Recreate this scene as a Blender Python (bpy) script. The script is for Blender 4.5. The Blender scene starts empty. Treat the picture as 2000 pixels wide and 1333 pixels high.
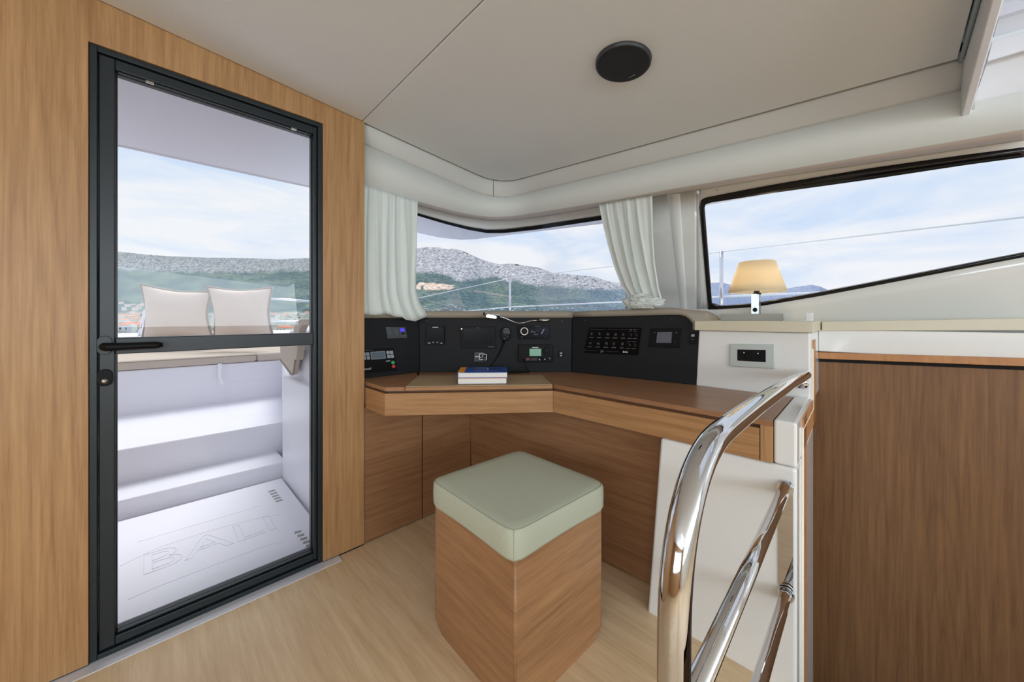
import bpy, bmesh, math, random
from mathutils import Vector, Matrix, noise
random.seed(7)
sc = bpy.context.scene
COL = sc.collection
FPX, HX, HY = 715.0, 1000.0, 622.0      # focal length in pixels, principal column, eye-level row
EYE = 1.0
R2 = math.sqrt(2)

# ------------------------------------------------------------------ camera
cam_d = bpy.data.cameras.new('camera')
cam_d.sensor_width = 36
cam_d.lens = FPX / 2000 * 36
cam_d.shift_y = -44.5 / 2000
cam_d.clip_start = 0.02
cam_d.clip_end = 20000
cam = bpy.data.objects.new('camera', cam_d)
cam.location = (0, 0, EYE)
cam.rotation_euler = (math.pi / 2, 0, -math.pi / 4)
COL.objects.link(cam)
sc.camera = cam
sc.view_settings.view_transform = 'Standard'
sc.view_settings.look = 'None'
sc.view_settings.gamma = 1
sc.view_settings.use_curve_mapping = False
sc.view_settings.exposure = 0.0
sc.cycles.max_bounces = 10
sc.cycles.transparent_max_bounces = 12
sc.cycles.caustics_reflective = False
sc.cycles.caustics_refractive = False
sc.cycles.sample_clamp_indirect = 6.0

# ------------------------------------------------------------------ sky
def build_world():
    w = bpy.data.worlds.new('sky')
    sc.world = w
    w.use_nodes = True
    nt = w.node_tree
    nt.nodes.clear()
    N, L = nt.nodes.new, nt.links.new
    out = N('ShaderNodeOutputWorld'); bg = N('ShaderNodeBackground')
    tc = N('ShaderNodeTexCoord'); mp = N('ShaderNodeMapping')
    mp.inputs['Rotation'].default_value = (0.12, 0.2, 0.7)
    mp.inputs['Scale'].default_value = (2.2, 2.8, 9.0)
    n1 = N('ShaderNodeTexNoise'); n1.inputs['Scale'].default_value = 1.1
    n1.inputs['Detail'].default_value = 7; n1.inputs['Roughness'].default_value = 0.55
    n1.inputs['Distortion'].default_value = 0.35
    rp = N('ShaderNodeValToRGB')
    rp.color_ramp.elements[0].position = 0.34; rp.color_ramp.elements[0].color = (0, 0, 0, 1)
    rp.color_ramp.elements[1].position = 0.54; rp.color_ramp.elements[1].color = (1, 1, 1, 1)
    mx = N('ShaderNodeMix'); mx.data_type = 'RGBA'
    mx.inputs[6].default_value = (0.66, 0.79, 0.99, 1)
    mx.inputs[7].default_value = (0.93, 0.945, 0.99, 1)
    L(tc.outputs['Generated'], mp.inputs['Vector']); L(mp.outputs['Vector'], n1.inputs['Vector'])
    L(n1.outputs['Fac'], rp.inputs['Fac']); L(rp.outputs['Color'], mx.inputs[0])
    L(mx.outputs[2], bg.inputs['Color'])
    bg.inputs['Strength'].default_value = 1.0
    L(bg.outputs[0], out.inputs[0])
build_world()

# ------------------------------------------------------------------ lights
def sun(name, direction, strength, angle, color=(1, 1, 1)):
    d = bpy.data.lights.new(name, 'SUN'); d.energy = strength; d.angle = angle; d.color = color
    o = bpy.data.objects.new(name, d); COL.objects.link(o)
    o.rotation_euler = Vector(direction).to_track_quat('-Z', 'Y').to_euler()
    o.location = (0, 3, 6)
def area(name, loc, target, sx, sy, power, color=(1, 1, 1)):
    d = bpy.data.lights.new(name, 'AREA'); d.shape = 'RECTANGLE'; d.size = sx; d.size_y = sy
    d.energy = power; d.color = color
    o = bpy.data.objects.new(name, d); COL.objects.link(o)
    o.location = loc
    o.rotation_euler = (Vector(target) - Vector(loc)).to_track_quat('-Z', 'Y').to_euler()
sun('veiled_sun', (-0.35, -0.42, -1.0), 2.5, math.radians(28), (1.0, 0.985, 0.96))
area('fill_back_opening', (-0.2, -2.93, 1.30), (-0.2, 0, 2.3), 3.6, 0.85, 78, (0.84, 0.93, 1.0))  # added fill behind the camera, tilted up to brighten the ceiling
area('fill_left_opening', (-2.73, -0.9, 1.30), (0, -0.9, 2.2), 2.6, 0.85, 47, (0.84, 0.93, 1.0))  # second added fill, set in the left opening and aimed upward
area('fill_overhead', (-1.2, -1.2, 1.84), (-1.1, -1.1, 0), 1.2, 1.2, 16, (0.93, 0.96, 1.0))  # unseen overhead fill, added to lift the cabin brightness

# ------------------------------------------------------------------ pixel rays -> places in the boat
def ray(px, py):
    a = (px - HX) / FPX
    return Vector(((a + 1) / R2, (1 - a) / R2, (HY - py) / FPX))
def at(px, py, u=None, v=None, z=None, t=None, pl=None):
    """world point seen at a pixel, on a plane of the boat (u = x, v = y, z above eye)"""
    d = ray(px, py)
    if t is None:
        if u is not None: t = u / d.x
        elif v is not None: t = v / d.y
        elif z is not None: t = z / d.z
        else:
            (u1, v1), (u2, v2) = pl
            nx, ny = (v2 - v1), -(u2 - u1)
            t = (nx * u1 + ny * v1) / (nx * d.x + ny * d.y)
    return Vector((d.x * t, d.y * t, d.z * t + EYE))
def hit(F, px, py, t0=0.3, t1=9.0):
    d = ray(px, py)
    for _ in range(50):
        tm = (t0 + t1) / 2
        if F(d.x * tm, d.y * tm, d.z * tm) < 0: t0 = tm
        else: t1 = tm
    return Vector((d.x * t0, d.y * t0, d.z * t0 + EYE))
def rounded(U, V, r, tilt=0.0):
    def F(u, v, z):
        a, b = u + tilt * z - U, v + tilt * z - V
        if a > -r and b > -r: return math.hypot(a + r, b + r) - r
        return max(a, b)
    return F
SHELL = rounded(2.2, 2.2, 0.32, 0.6)        # leaning cabin shell carrying the windows
CORN = rounded(1.51, 1.62, 0.16)
FASC = rounded(1.56, 1.66, 0.26)
def interp(tab, x):
    if x <= tab[0][0]:
        (x0, y0), (x1, y1) = tab[0], tab[1]
    elif x >= tab[-1][0]:
        (x0, y0), (x1, y1) = tab[-2], tab[-1]
    else:
        for k in range(len(tab) - 1):
            if tab[k][0] <= x <= tab[k + 1][0]:
                (x0, y0), (x1, y1) = tab[k], tab[k + 1]; break
    return y0 + (y1 - y0) * (x - x0) / (x1 - x0)
def frange(a, b, n): return [a + (b - a) * i / (n - 1) for i in range(n)]
def ceil_z(u, v): return 1.8004 - 0.077 * u + 0.072 * v

# ------------------------------------------------------------------ materials
MATS = {}
def lin(c):
    return tuple(((x / 255) / 12.92 if x / 255 <= 0.04045 else ((x / 255 + 0.055) / 1.055) ** 2.4) for x in c)
def newmat(name):
    m = bpy.data.materials.new(name); m.use_nodes = True
    nt = m.node_tree; b = nt.nodes['Principled BSDF']
    return m, nt, b
def plain(name, rgb, rough=0.5, metal=0.0, spec=0.5, emit=None, es=1.0, coat=0.0, var=0.03, bump=0.0, bscale=60):
    if name in MATS: return MATS[name]
    m, nt, b = newmat(name)
    c = lin(rgb)
    N, L = nt.nodes.new, nt.links.new
    tc = N('ShaderNodeTexCoord'); n = N('ShaderNodeTexNoise')
    n.inputs['Scale'].default_value = 3.0; n.inputs['Detail'].default_value = 4
    L(tc.outputs['Object'], n.inputs['Vector'])
    mx = N('ShaderNodeMix'); mx.data_type = 'RGBA'
    mx.inputs[6].default_value = tuple(x * (1 - var) for x in c) + (1,)
    mx.inputs[7].default_value = tuple(min(1, x * (1 + var)) for x in c) + (1,)
    L(n.outputs['Fac'], mx.inputs[0]); L(mx.outputs[2], b.inputs['Base Color'])
    b.inputs['Roughness'].default_value = rough
    b.inputs['Metallic'].default_value = metal
    b.inputs['Specular IOR Level'].default_value = spec
    b.inputs['Coat Weight'].default_value = coat
    b.inputs['Coat Roughness'].default_value = 0.08
    if emit:
        b.inputs['Emission Color'].default_value = lin(emit) + (1,)
        b.inputs['Emission Strength'].default_value = es
    if bump:
        n2 = N('ShaderNodeTexNoise'); n2.inputs['Scale'].default_value = bscale; n2.inputs['Detail'].default_value = 3
        L(tc.outputs['Object'], n2.inputs['Vector'])
        bp = N('ShaderNodeBump'); bp.inputs['Strength'].default_value = bump; bp.inputs['Distance'].default_value = 0.002
        L(n2.outputs['Fac'], bp.inputs['Height']); L(bp.outputs['Normal'], b.inputs['Normal'])
    MATS[name] = m
    return m
def wood(name, grain, light=(190, 147, 103), dark=(160, 114, 74), rough=0.42, fine=1.0, line=0.30, seed=0.0):
    """grain: stretch per axis, small number = along the grain"""
    m, nt, b = newmat(name)
    N, L = nt.nodes.new, nt.links.new
    tc = N('ShaderNodeTexCoord')
    def mapped(k, off=0.0):
        mp = N('ShaderNodeMapping'); mp.inputs['Scale'].default_value = tuple(k * g for g in grain)
        mp.inputs['Location'].default_value = (off + seed, off * 1.7 - seed, off * .6)
        L(tc.outputs['Object'], mp.inputs['Vector']); return mp.outputs['Vector']
    def tex(vec, sc_, det, rg=0.5):
        n = N('ShaderNodeTexNoise'); n.inputs['Scale'].default_value = sc_; n.inputs['Detail'].default_value = det
        n.inputs['Roughness'].default_value = rg; L(vec, n.inputs['Vector']); return n.outputs['Fac']
    def math_(op, a, b_=None, c=None):
        n = N('ShaderNodeMath'); n.operation = op
        for i, x in enumerate((a, b_, c)):
            if x is None: continue
            if isinstance(x, (int, float)): n.inputs[i].default_value = x
            else: L(x, n.inputs[i])
        return n.outputs[0]
    big = tex(mapped(1.0), 3.2, 1.5, 0.4)
    rings = math_('SINE', math_('MULTIPLY', big, 150.0))
    rings = math_('POWER', math_('MULTIPLY_ADD', rings, 0.5, 0.5), 6.0)
    strk = tex(mapped(1.0, 3.1), 34.0, 5, 0.7)
    fib = tex(mapped(1.0, 7.7), 120.0, 2, 0.5)
    patch = tex(mapped(0.5, 1.3), 3.0, 2, 0.5)
    f = math_('ADD', math_('MULTIPLY', strk, 1.9), math_('MULTIPLY', patch, 0.5))
    f = math_('ADD', f, math_('MULTIPLY', fib, 0.4 * fine))
    f = math_('ADD', f, math_('MULTIPLY', rings, line))
    f = math_('SUBTRACT', f, 0.98)
    mx = N('ShaderNodeMix'); mx.data_type = 'RGBA'
    mx.inputs[6].default_value = lin(light) + (1,); mx.inputs[7].default_value = lin(dark) + (1,)
    mx.clamp_factor = True
    L(f, mx.inputs[0]); L(mx.outputs[2], b.inputs['Base Color'])
    b.inputs['Roughness'].default_value = rough
    b.inputs['Specular IOR Level'].default_value = 0.4
    bp = N('ShaderNodeBump'); bp.inputs['Strength'].default_value = 0.08; bp.inputs['Distance'].default_value = 0.001
    L(fib, bp.inputs['Height']); L(bp.outputs['Normal'], b.inputs['Normal'])
    return m
def glass_mat(name, tint=(1, 1, 1), refl=0.06):
    m = bpy.data.materials.new(name); m.use_nodes = True
    nt = m.node_tree; nt.nodes.clear()
    N, L = nt.nodes.new, nt.links.new
    out = N('ShaderNodeOutputMaterial'); mix = N('ShaderNodeMixShader')
    tr = N('ShaderNodeBsdfTransparent'); tr.inputs['Color'].default_value = tint + (1,)
    gl = N('ShaderNodeBsdfGlossy'); gl.inputs['Roughness'].default_value = 0.0
    fr = N('ShaderNodeFresnel'); fr.inputs['IOR'].default_value = 1.45
    mu = N('ShaderNodeMath'); mu.operation = 'MULTIPLY'; mu.inputs[1].default_value = refl / 0.05
    L(fr.outputs[0], mu.inputs[0]); L(mu.outputs[0], mix.inputs[0])
    L(tr.outputs[0], mix.inputs[1]); L(gl.outputs[0], mix.inputs[2]); L(mix.outputs[0], out.inputs[0])
    return m
def fabric(name, rgb, scale=900, rough=0.9, bump=0.3, var=0.12):
    m, nt, b = newmat(name)
    N, L = nt.nodes.new, nt.links.new
    tc = N('ShaderNodeTexCoord')
    outs = []
    for s in ((1, 0.12, 0.12), (0.12, 1, 1)):
        mp = N('ShaderNodeMapping'); mp.inputs['Scale'].default_value = s
        n = N('ShaderNodeTexNoise'); n.inputs['Scale'].default_value = scale; n.inputs['Detail'].default_value = 2
        L(tc.outputs['Object'], mp.inputs['Vector']); L(mp.outputs['Vector'], n.inputs['Vector']); outs.append(n.outputs['Fac'])
    ad = N('ShaderNodeMath'); ad.operation = 'ADD'; L(outs[0], ad.inputs[0]); L(outs[1], ad.inputs[1])
    hf = N('ShaderNodeMath'); hf.operation = 'MULTIPLY'; hf.inputs[1].default_value = 0.5; L(ad.outputs[0], hf.inputs[0])
    mx = N('ShaderNodeMix'); mx.data_type = 'RGBA'; c = lin(rgb)
    mx.inputs[6].default_value = tuple(x * (1 - var) for x in c) + (1,); mx.inputs[7].default_value = tuple(min(1, x * (1 + var)) for x in c) + (1,)
    L(hf.outputs[0], mx.inputs[0]); L(mx.outputs[2], b.inputs['Base Color'])
    b.inputs['Roughness'].default_value = rough; b.inputs['Specular IOR Level'].default_value = 0.15
    bp = N('ShaderNodeBump'); bp.inputs['Strength'].default_value = bump; bp.inputs['Distance'].default_value = 0.001
    L(hf.outputs[0], bp.inputs['Height']); L(bp.outputs['Normal'], b.inputs['Normal'])
    return m

WALLWOOD = wood('oak_wall', (2.0, 2.0, 0.07), light=(188, 147, 102), dark=(144, 104, 66), line=0.17)
SHADEWOOD = wood('oak_stair_shaded', (2.0, 2.0, 0.07), light=(140, 101, 66), dark=(100, 69, 43), line=0.15, rough=0.5, seed=4)  # same oak, darkened so its colour carries the stairwell shade
WOOD_H = wood('oak_lying_grain', (0.08, 0.08, 1.7), light=(184, 140, 96), dark=(142, 100, 62), line=0.13)
WOOD_D = wood('oak_cabinet', (0.08, 0.08, 1.6), light=(160, 118, 82), dark=(122, 84, 56), line=0.13, seed=9)
WOOD_U = wood('oak_top_across', (0.08, 1.6, 1), light=(166, 122, 88), dark=(138, 98, 68), line=0.1, rough=0.32)
WOOD_V = wood('oak_top_along', (1.6, 0.08, 1), light=(166, 122, 88), dark=(138, 98, 68), line=0.1, rough=0.32)
FLOORWOOD = wood('pale_floor', (1, 0.07, 1), light=(226, 200, 164), dark=(194, 164, 126), line=0.08, rough=0.38, fine=1.6)
GEL = plain('white_gelcoat', (232, 233, 231), 0.12, coat=0.4, var=0.01)
GELOUT = plain('outdoor_gelcoat', (230, 230, 239), 0.35, var=0.01)
CEIL = plain('ceiling_vinyl', (230, 233, 234), 0.65, spec=0.2, var=0.02, bump=0.15, bscale=300)
CORNM = plain('beige_vinyl', (204, 204, 200), 0.5, spec=0.3, var=0.02, bump=0.1, bscale=300)
FASCM = plain('pale_fascia', (214, 216, 211), 0.6, spec=0.2, var=0.02)
TANTRIM = plain('soffit_beige', (205, 192, 182), 0.6)
BLACKSEAL = plain('black_frit', (14, 14, 18), 0.15, var=0.05)
ANTH = plain('anthracite_metal', (25, 34, 39), 0.38, spec=0.5, var=0.04)
ANTHB = plain('black_gasket', (12, 14, 18), 0.35)
BLACKP = plain('charcoal_board', (28, 29, 32), 0.6, spec=0.2, var=0.06)
BLACKGL = plain('black_gloss', (9, 10, 12), 0.25, spec=0.1, var=0.05)
BLACKPL = plain('black_plastic', (12, 12, 14), 0.45, spec=0.15)
GREYPL = plain('dark_grey_plastic', (62, 66, 70), 0.45)
SLATE = plain('slate_plastic', (50, 56, 60), 0.45)
PAD = plain('taupe_pad', (150, 141, 126), 0.6, spec=0.3, bump=0.15, bscale=300)
PADL = plain('pale_pad', (205, 198, 186), 0.5)
SLAB = plain('stone_worktop', (206, 199, 176), 0.3, var=0.03)
LEATHER = plain('beige_leather', (170, 146, 112), 0.55, bump=0.25, bscale=500)
CHROME = plain('polished_steel', (206, 207, 210), 0.04, metal=1.0, var=0.0)
CHROMEB = plain('brushed_steel', (188, 184, 176), 0.28, metal=1.0)
ALU = plain('threshold_steel', (214, 214, 220), 0.4, metal=0.25, var=0.08)
WHITEP = plain('white_print', (225, 228, 228), 0.5)
DIMP = plain('grey_print', (92, 96, 98), 0.5)
GREEN = plain('green_button', (50, 180, 110), 0.4)
RED = plain('red_button', (205, 50, 60), 0.4)
DARKRED = plain('dark_red_key', (110, 38, 44), 0.4)
KEYG = plain('pale_key', (150, 158, 166), 0.5)
LCDB = plain('blue_grey_lcd', (88, 104, 118), 0.3)
LCDG = plain('green_lcd', (120, 160, 140), 0.3, emit=(110, 160, 135), es=0.25)
LCDS = plain('slate_lcd', (92, 96, 104), 0.25)
BLUELED = plain('violet_led', (60, 50, 200), 0.4, emit=(70, 50, 230), es=0.9)
LAMPLED = plain('reading_light_diffuser', (255, 250, 240), 0.4, emit=(255, 248, 235), es=3.5)
WARMLED = plain('orange_led', (255, 240, 200), 0.4, emit=(255, 235, 200), es=1.5)
PAPER = plain('paper_block', (232, 230, 226), 0.8)
BLUEB = plain('blue_cover', (44, 82, 168), 0.3)
NAVY = plain('navy_ink', (24, 40, 92), 0.4)
ORANGE = plain('orange_cover', (238, 160, 40), 0.35)
DARKCOV = plain('dark_cover', (36, 36, 44), 0.5)
SOCKPL = plain('pale_alu_plate', (190, 200, 198), 0.35, metal=0.3)
CREAM = plain('cream_bead', (236, 226, 212), 0.3)
TRIMWOOD = wood('oak_trim', (1, 1, 0.3), light=(196, 142, 92), dark=(166, 112, 68), line=0.1)
CURT = fabric('pale_curtain', (240, 244, 240), 700, bump=0.05, var=0.02)
_nt = CURT.node_tree; _b = _nt.nodes['Principled BSDF']
_tr = _nt.nodes.new('ShaderNodeBsdfTranslucent'); _tr.inputs['Color'].default_value = lin((236, 242, 238)) + (1,)
_mx = _nt.nodes.new('ShaderNodeMixShader'); _mx.inputs[0].default_value = 0.35
_nt.links.new(_b.outputs[0], _mx.inputs[1]); _nt.links.new(_tr.outputs[0], _mx.inputs[2]); _nt.links.new(_mx.outputs[0], _nt.nodes['Material Output'].inputs[0])
CUSH = fabric('sage_fabric', (184, 188, 168), 900, var=0.14)
CANV = fabric('sand_canvas', (214, 199, 189), 700, var=0.03, bump=.05)
CANVD = fabric('taupe_canvas', (192, 180, 168), 700, var=0.05)
PIPE = fabric('grey_piping', (158, 146, 138), 700)
GLASSD = glass_mat('door_glass', (0.97, 0.985, 0.985), 0.05)
GLASSW = glass_mat('window_glass', (0.96, 0.97, 0.975), 0.015)
WELL = plain('well_white', (226, 226, 230), 0.35)
DARKGAP = plain('dark_gap', (16, 14, 13), 0.9)  # dark joints; also paints shade in the cornice slot and under the rail
SHADE_M, _nt, _b = newmat('lamp_shade_cloth')
_b.inputs['Base Color'].default_value = lin((244, 232, 206)) + (1,)
_b.inputs['Roughness'].default_value = 0.9
_tr = _nt.nodes.new('ShaderNodeBsdfTranslucent'); _tr.inputs['Color'].default_value = lin((250, 238, 212)) + (1,)
_mx = _nt.nodes.new('ShaderNodeMixShader'); _mx.inputs[0].default_value = 0.5
_wn = _nt.nodes.new('ShaderNodeTexNoise'); _wn.inputs['Scale'].default_value = 400
_wb = _nt.nodes.new('ShaderNodeBump'); _wb.inputs['Strength'].default_value = 0.2; _wb.inputs['Distance'].default_value = 0.001
_nt.links.new(_wn.outputs['Fac'], _wb.inputs['Height']); _nt.links.new(_wb.outputs['Normal'], _b.inputs['Normal'])
_nt.links.new(_b.outputs[0], _mx.inputs[1]); _nt.links.new(_tr.outputs[0], _mx.inputs[2])
_nt.links.new(_mx.outputs[0], _nt.nodes['Material Output'].inputs[0])

# ------------------------------------------------------------------ mesh helpers
class MB:
    def __init__(s): s.v = []; s.f = []; s.sm = []
    def add(s, verts, faces, smooth=False):
        o = len(s.v); s.v += [Vector(p) for p in verts]
        s.f += [tuple(i + o for i in f) for f in faces]; s.sm += [smooth] * len(faces); return s
    def box(s, lo, hi):
        x0, y0, z0 = lo; x1, y1, z1 = hi
        return s.add([(x0, y0, z0), (x1, y0, z0), (x1, y1, z0), (x0, y1, z0), (x0, y0, z1), (x1, y0, z1), (x1, y1, z1), (x0, y1, z1)],
                     [(3, 2, 1, 0), (4, 5, 6, 7), (0, 1, 5, 4), (1, 2, 6, 5), (2, 3, 7, 6), (3, 0, 4, 7)])
    def prism(s, poly, d):
        poly = [Vector(p) for p in poly]; n = len(poly); d = Vector(d)
        return s.add(poly + [p + d for p in poly],
                     [tuple(range(n))[::-1], tuple(range(n, 2 * n))] + [(i, (i + 1) % n, (i + 1) % n + n, i + n) for i in range(n)])
    def loft(s, A, B, closed=False, smooth=True):
        n = len(A); m = n if closed else n - 1
        return s.add(list(A) + list(B), [(i, (i + 1) % n, (i + 1) % n + n, i + n) for i in range(m)], smooth)
    def grid(s, rows, closed=False, smooth=True):
        n = len(rows[0]); o = []
        for r in rows: o += list(r)
        fs = []
        for j in range(len(rows) - 1):
            for i in range(n if closed else n - 1):
                fs.append((j * n + i, j * n + (i + 1) % n, (j + 1) * n + (i + 1) % n, (j + 1) * n + i))
        return s.add(o, fs, smooth)
    def tube(s, path, r, n=14, caps=True):
        path = [Vector(p) for p in path]; rows = []
        rr = r if isinstance(r, (list, tuple)) else [r] * len(path)
        up = None
        for i, p in enumerate(path):
            t = (path[min(i + 1, len(path) - 1)] - path[max(i - 1, 0)]).normalized()
            if up is None:
                up = t.orthogonal().normalized()
            up = (up - t * up.dot(t)).normalized()
            sd = t.cross(up)
            rows.append([p + (up * math.cos(2 * math.pi * k / n) + sd * math.sin(2 * math.pi * k / n)) * rr[i] for k in range(n)])
        o = len(s.v); s.grid(rows, True)
        if caps:
            s.f.append(tuple(range(o, o + n))[::-1]); s.sm.append(False)
            e = o + n * (len(path) - 1); s.f.append(tuple(range(e, e + n))); s.sm.append(False)
        return s
    def lathe(s, prof, c, ax=(0, 0, 1), n=32):
        ax = Vector(ax).normalized(); a = ax.orthogonal().normalized(); b = ax.cross(a); c = Vector(c)
        rows = [[c + ax * h + (a * math.cos(2 * math.pi * k / n) + b * math.sin(2 * math.pi * k / n)) * r for k in range(n)] for r, h in prof]
        return s.grid(rows, True)
def mk(name, mb, mat, parent=None, origin=None, bevel=0.0, seg=2, solid=0.0, subsurf=0, autosm=False):
    me = bpy.data.meshes.new(name)
    if parent is not None: org = Vector(parent['_o'])
    elif origin is not None: org = Vector(origin)
    else:
        xs = [p.x for p in mb.v]; ys = [p.y for p in mb.v]; zs = [p.z for p in mb.v]
        org = Vector(((min(xs) + max(xs)) / 2, (min(ys) + max(ys)) / 2, min(zs)))
    me.from_pydata([p - org for p in mb.v], [], mb.f)
    me.polygons.foreach_set('use_smooth', mb.sm)
    me.materials.append(mat); me.update()
    bm = bmesh.new(); bm.from_mesh(me); bmesh.ops.recalc_face_normals(bm, faces=bm.faces); bm.to_mesh(me); bm.free()
    o = bpy.data.objects.new(name, me); COL.objects.link(o)
    o['_o'] = tuple(org)
    if parent is not None: o.parent = parent
    else: o.location = org
    if solid:
        m = o.modifiers.new('solid', 'SOLIDIFY'); m.thickness = abs(solid); m.offset = 0
    if bevel:
        m = o.modifiers.new('bevel', 'BEVEL'); m.width = bevel; m.segments = seg; m.limit_method = 'ANGLE'; m.angle_limit = math.radians(40)
        m.harden_normals = True
        for p in me.polygons: p.use_smooth = True
    if subsurf:
        m = o.modifiers.new('sub', 'SUBSURF'); m.levels = subsurf; m.render_levels = subsurf
    return o
def thing(name, loc, label=None, cat=None, group=None, kind=None):
    o = bpy.data.objects.new(name, None); o.empty_display_size = 0.05
    o.location = loc; COL.objects.link(o); o['_o'] = tuple(loc)
    return tag(o, label, cat, group, kind)
def tag(o, label=None, cat=None, group=None, kind=None):
    if label: o['label'] = label
    if cat: o['category'] = cat
    if group: o['group'] = group
    if kind: o['kind'] = kind
    return o
def S(o, label=None):
    o['kind'] = 'structure'
    if label: o['label'] = label
    return o
def text(name, s, mat, parent, o, ex, ey, size, ext=0.0004, label=None, outline=0.0):
    cu = bpy.data.curves.new(name, 'FONT'); cu.body = s; cu.size = size; cu.extrude = ext
    cu.resolution_u = 3
    if outline:
        cu.fill_mode = 'NONE'; cu.bevel_depth = outline; cu.bevel_resolution = 0
    tmp = bpy.data.objects.new('tmp', cu); COL.objects.link(tmp)
    dg = bpy.context.evaluated_depsgraph_get(); dg.update()
    me = bpy.data.meshes.new_from_object(tmp.evaluated_get(dg))
    bpy.data.objects.remove(tmp)
    ex = Vector(ex).normalized(); ey = Vector(ey); ey = (ey - ex * ey.dot(ex)).normalized(); n = ex.cross(ey)
    M = Matrix((ex, ey, n)).transposed().to_4x4(); org = Vector(parent['_o'])
    M.translation = Vector(o) - org
    me.transform(M); me.materials.clear(); me.materials.append(mat)
    ob = bpy.data.objects.new(name, me); COL.objects.link(ob); ob.parent = parent; ob['_o'] = tuple(org)
    if label: ob['label'] = label
    return ob

# ================================================================== ROOM SHELL
Z = EYE
# floor with the stairwell left open
mb = MB()
mb.box((-2.8, 0.145, -0.06), (1.25, 1.66, 0.0)); mb.box((1.25, 0.30, -0.06), (2.2, 1.66, 0.0)); mb.box((-2.8, -3.0, -0.06), (0.33, 0.145, 0.0)); mb.box((0.33, -3.0, -0.06), (2.2, -0.75, 0.0))
S(mk('floor', mb, FLOORWOOD, origin=(0, 0, 0)), 'pale straw coloured wooden cabin floor')
# stairwell sides below the floor
mb = MB(); mb.box((1.752, 0.18, -1.3), (2.0, 0.20, 0.695)); mb.box((0.33, -0.77, -1.3), (2.0, -0.75, 0.0)); mb.box((0.31, -0.75, -1.3), (0.33, 0.145, -0.06)); mb.box((0.33, -0.75, -1.32), (2.0, 0.145, -1.3))
S(mk('wall_stairwell', mb, SHADEWOOD, origin=(1, 0, -1.3)), 'wooden lining of the stairwell beside the rail')

# door wall: one sheet of wood with the door opening
DU0, DU1, DZT = -0.1165, 0.511, 1.795
zt = lambda u, v: ceil_z(u, v) + 0.012
poly = [(-2.8, 1.6, 0.006), (DU0, 1.6, 0.006), (DU0, 1.6, DZT), (DU1, 1.6, DZT), (DU1, 1.6, 0.006), (0.681, 1.6, 0.006), (0.681, 1.6, zt(.681, 1.6)), (-2.8, 1.6, zt(-2.8, 1.6))]
mb = MB().prism(poly, (0, 0.05, 0))
S(mk('wall_front', mb, WALLWOOD, origin=(0, 1.6, 0), bevel=0.0015), 'light oak veneer wall around the glass door')
mb = MB().box((-2.8, 1.603, 0), (DU0, 1.64, 0.006)).box((DU1, 1.603, 0), (0.679, 1.64, 0.006))
S(mk('baseboard_front', mb, DARKGAP), 'dark shadow gap under the oak wall')
mb = MB().box((-0.45, 1.562, 0.0), (0.573, 1.70, 0.003))
S(mk('trim_1', mb, ALU, bevel=0.001), 'brushed steel threshold strip in front of the glass door')

# rest of the saloon behind the camera
def wall_with_window(name, fixed, axis, a0, a1, w0, w1, z0, z1, mat, top):
    mb = MB()
    def bx(p0, p1, q0, q1):
        if axis == 'v': mb.box((p0, fixed - 0.05, q0), (p1, fixed, q1))
        else: mb.box((fixed - 0.05, p0, q0), (fixed, p1, q1))
    bx(a0, a1, 0, z0); bx(a0, a1, z1, top); bx(a0, w0, z0, z1); bx(w1, a1, z0, z1)
    return S(mk(name, mb, mat))
wall_with_window('wall_back', -3.0, 'v', -2.85, 2.25, -2.1, 1.7, 0.85, 1.75, GEL, 2.1)
wall_with_window('wall_left', -2.8, 'u', -3.0, 1.6, -2.3, 0.5, 0.85, 1.75, WALLWOOD, 2.15)

# ceiling: three lining panels, a slot along the rolled cornice, hatch opening
def edge_pts(F, tab_x, off):
    """points of the ceiling plane under a plan curve"""
    pts = []
    for x in tab_x:
        # find y so that ray hits F and the ceiling plane together
        lo, hi = -200.0, 600.0
        for _ in range(40):
            m = (lo + hi) / 2; p = hit(F, x, m)
            if p.z > ceil_z(p.x, p.y) + off: lo = m
            else: hi = m
        pts.append(hit(F, x, (lo + hi) / 2))
    return pts
seamA = Vector((0.672, 1.60)); seamB = Vector((0.585, 0.45)); seamC = Vector((0.55, 0.0))
CIN = rounded(1.494, 1.604, 0.15)
xs_edge = frange(717, 1878, 50)
rim = edge_pts(CIN, xs_edge, 0.0)
vcut = -0.150
ceil_root = S(thing('ceiling', (0, 0, 1.9)), 'pale grey vinyl cabin ceiling in panels')
def ceil_panel(name, poly2, mat=CEIL, label=None, drop=0.0, thick=0.03):
    pts = [Vector((p[0], p[1], ceil_z(p[0], p[1]) - drop)) for p in poly2]
    mb = MB(); n = len(pts)
    mb.add(pts + [p + Vector((0, 0, thick)) for p in pts], [tuple(range(n)), tuple(range(2 * n - 1, n - 1, -1))] + [(i, i + n, (i + 1) % n + n, (i + 1) % n) for i in range(n)])
    o = mk(name, mb, mat, ceil_root, bevel=0.004, seg=3)
    if label: o['label'] = label
g = 0.0015
pA = [(seamA.x + g, 1.60)] + [(p.x, p.y) for p in rim] + [(1.49, vcut + 0.004), (0.541 + g, vcut + 0.004)]
ceil_panel('ceiling_panel', pA, label='large grey ceiling panel carrying the loudspeaker')
ceil_panel('ceiling_panel', [(-2.8, 1.598), (-2.8, -3.0), (0.45, -3.0), (0.541 - g, vcut), (seamA.x - g, 1.598)], label='ceiling panel beside the oak door wall')
HV0, HV1, HU0, HU1 = -0.176, -0.85, 0.55, 1.49
ceil_panel('ceiling_panel', [(0.54, vcut - 0.01), (1.50, vcut - 0.01), (1.50, HV0), (0.54, HV0)], label='narrow ceiling panel beside the hatch well')
ceil_panel('ceiling_panel', [(0.46, HV1), (1.50, HV1), (1.50, -3.0), (0.42, -3.0)])
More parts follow.
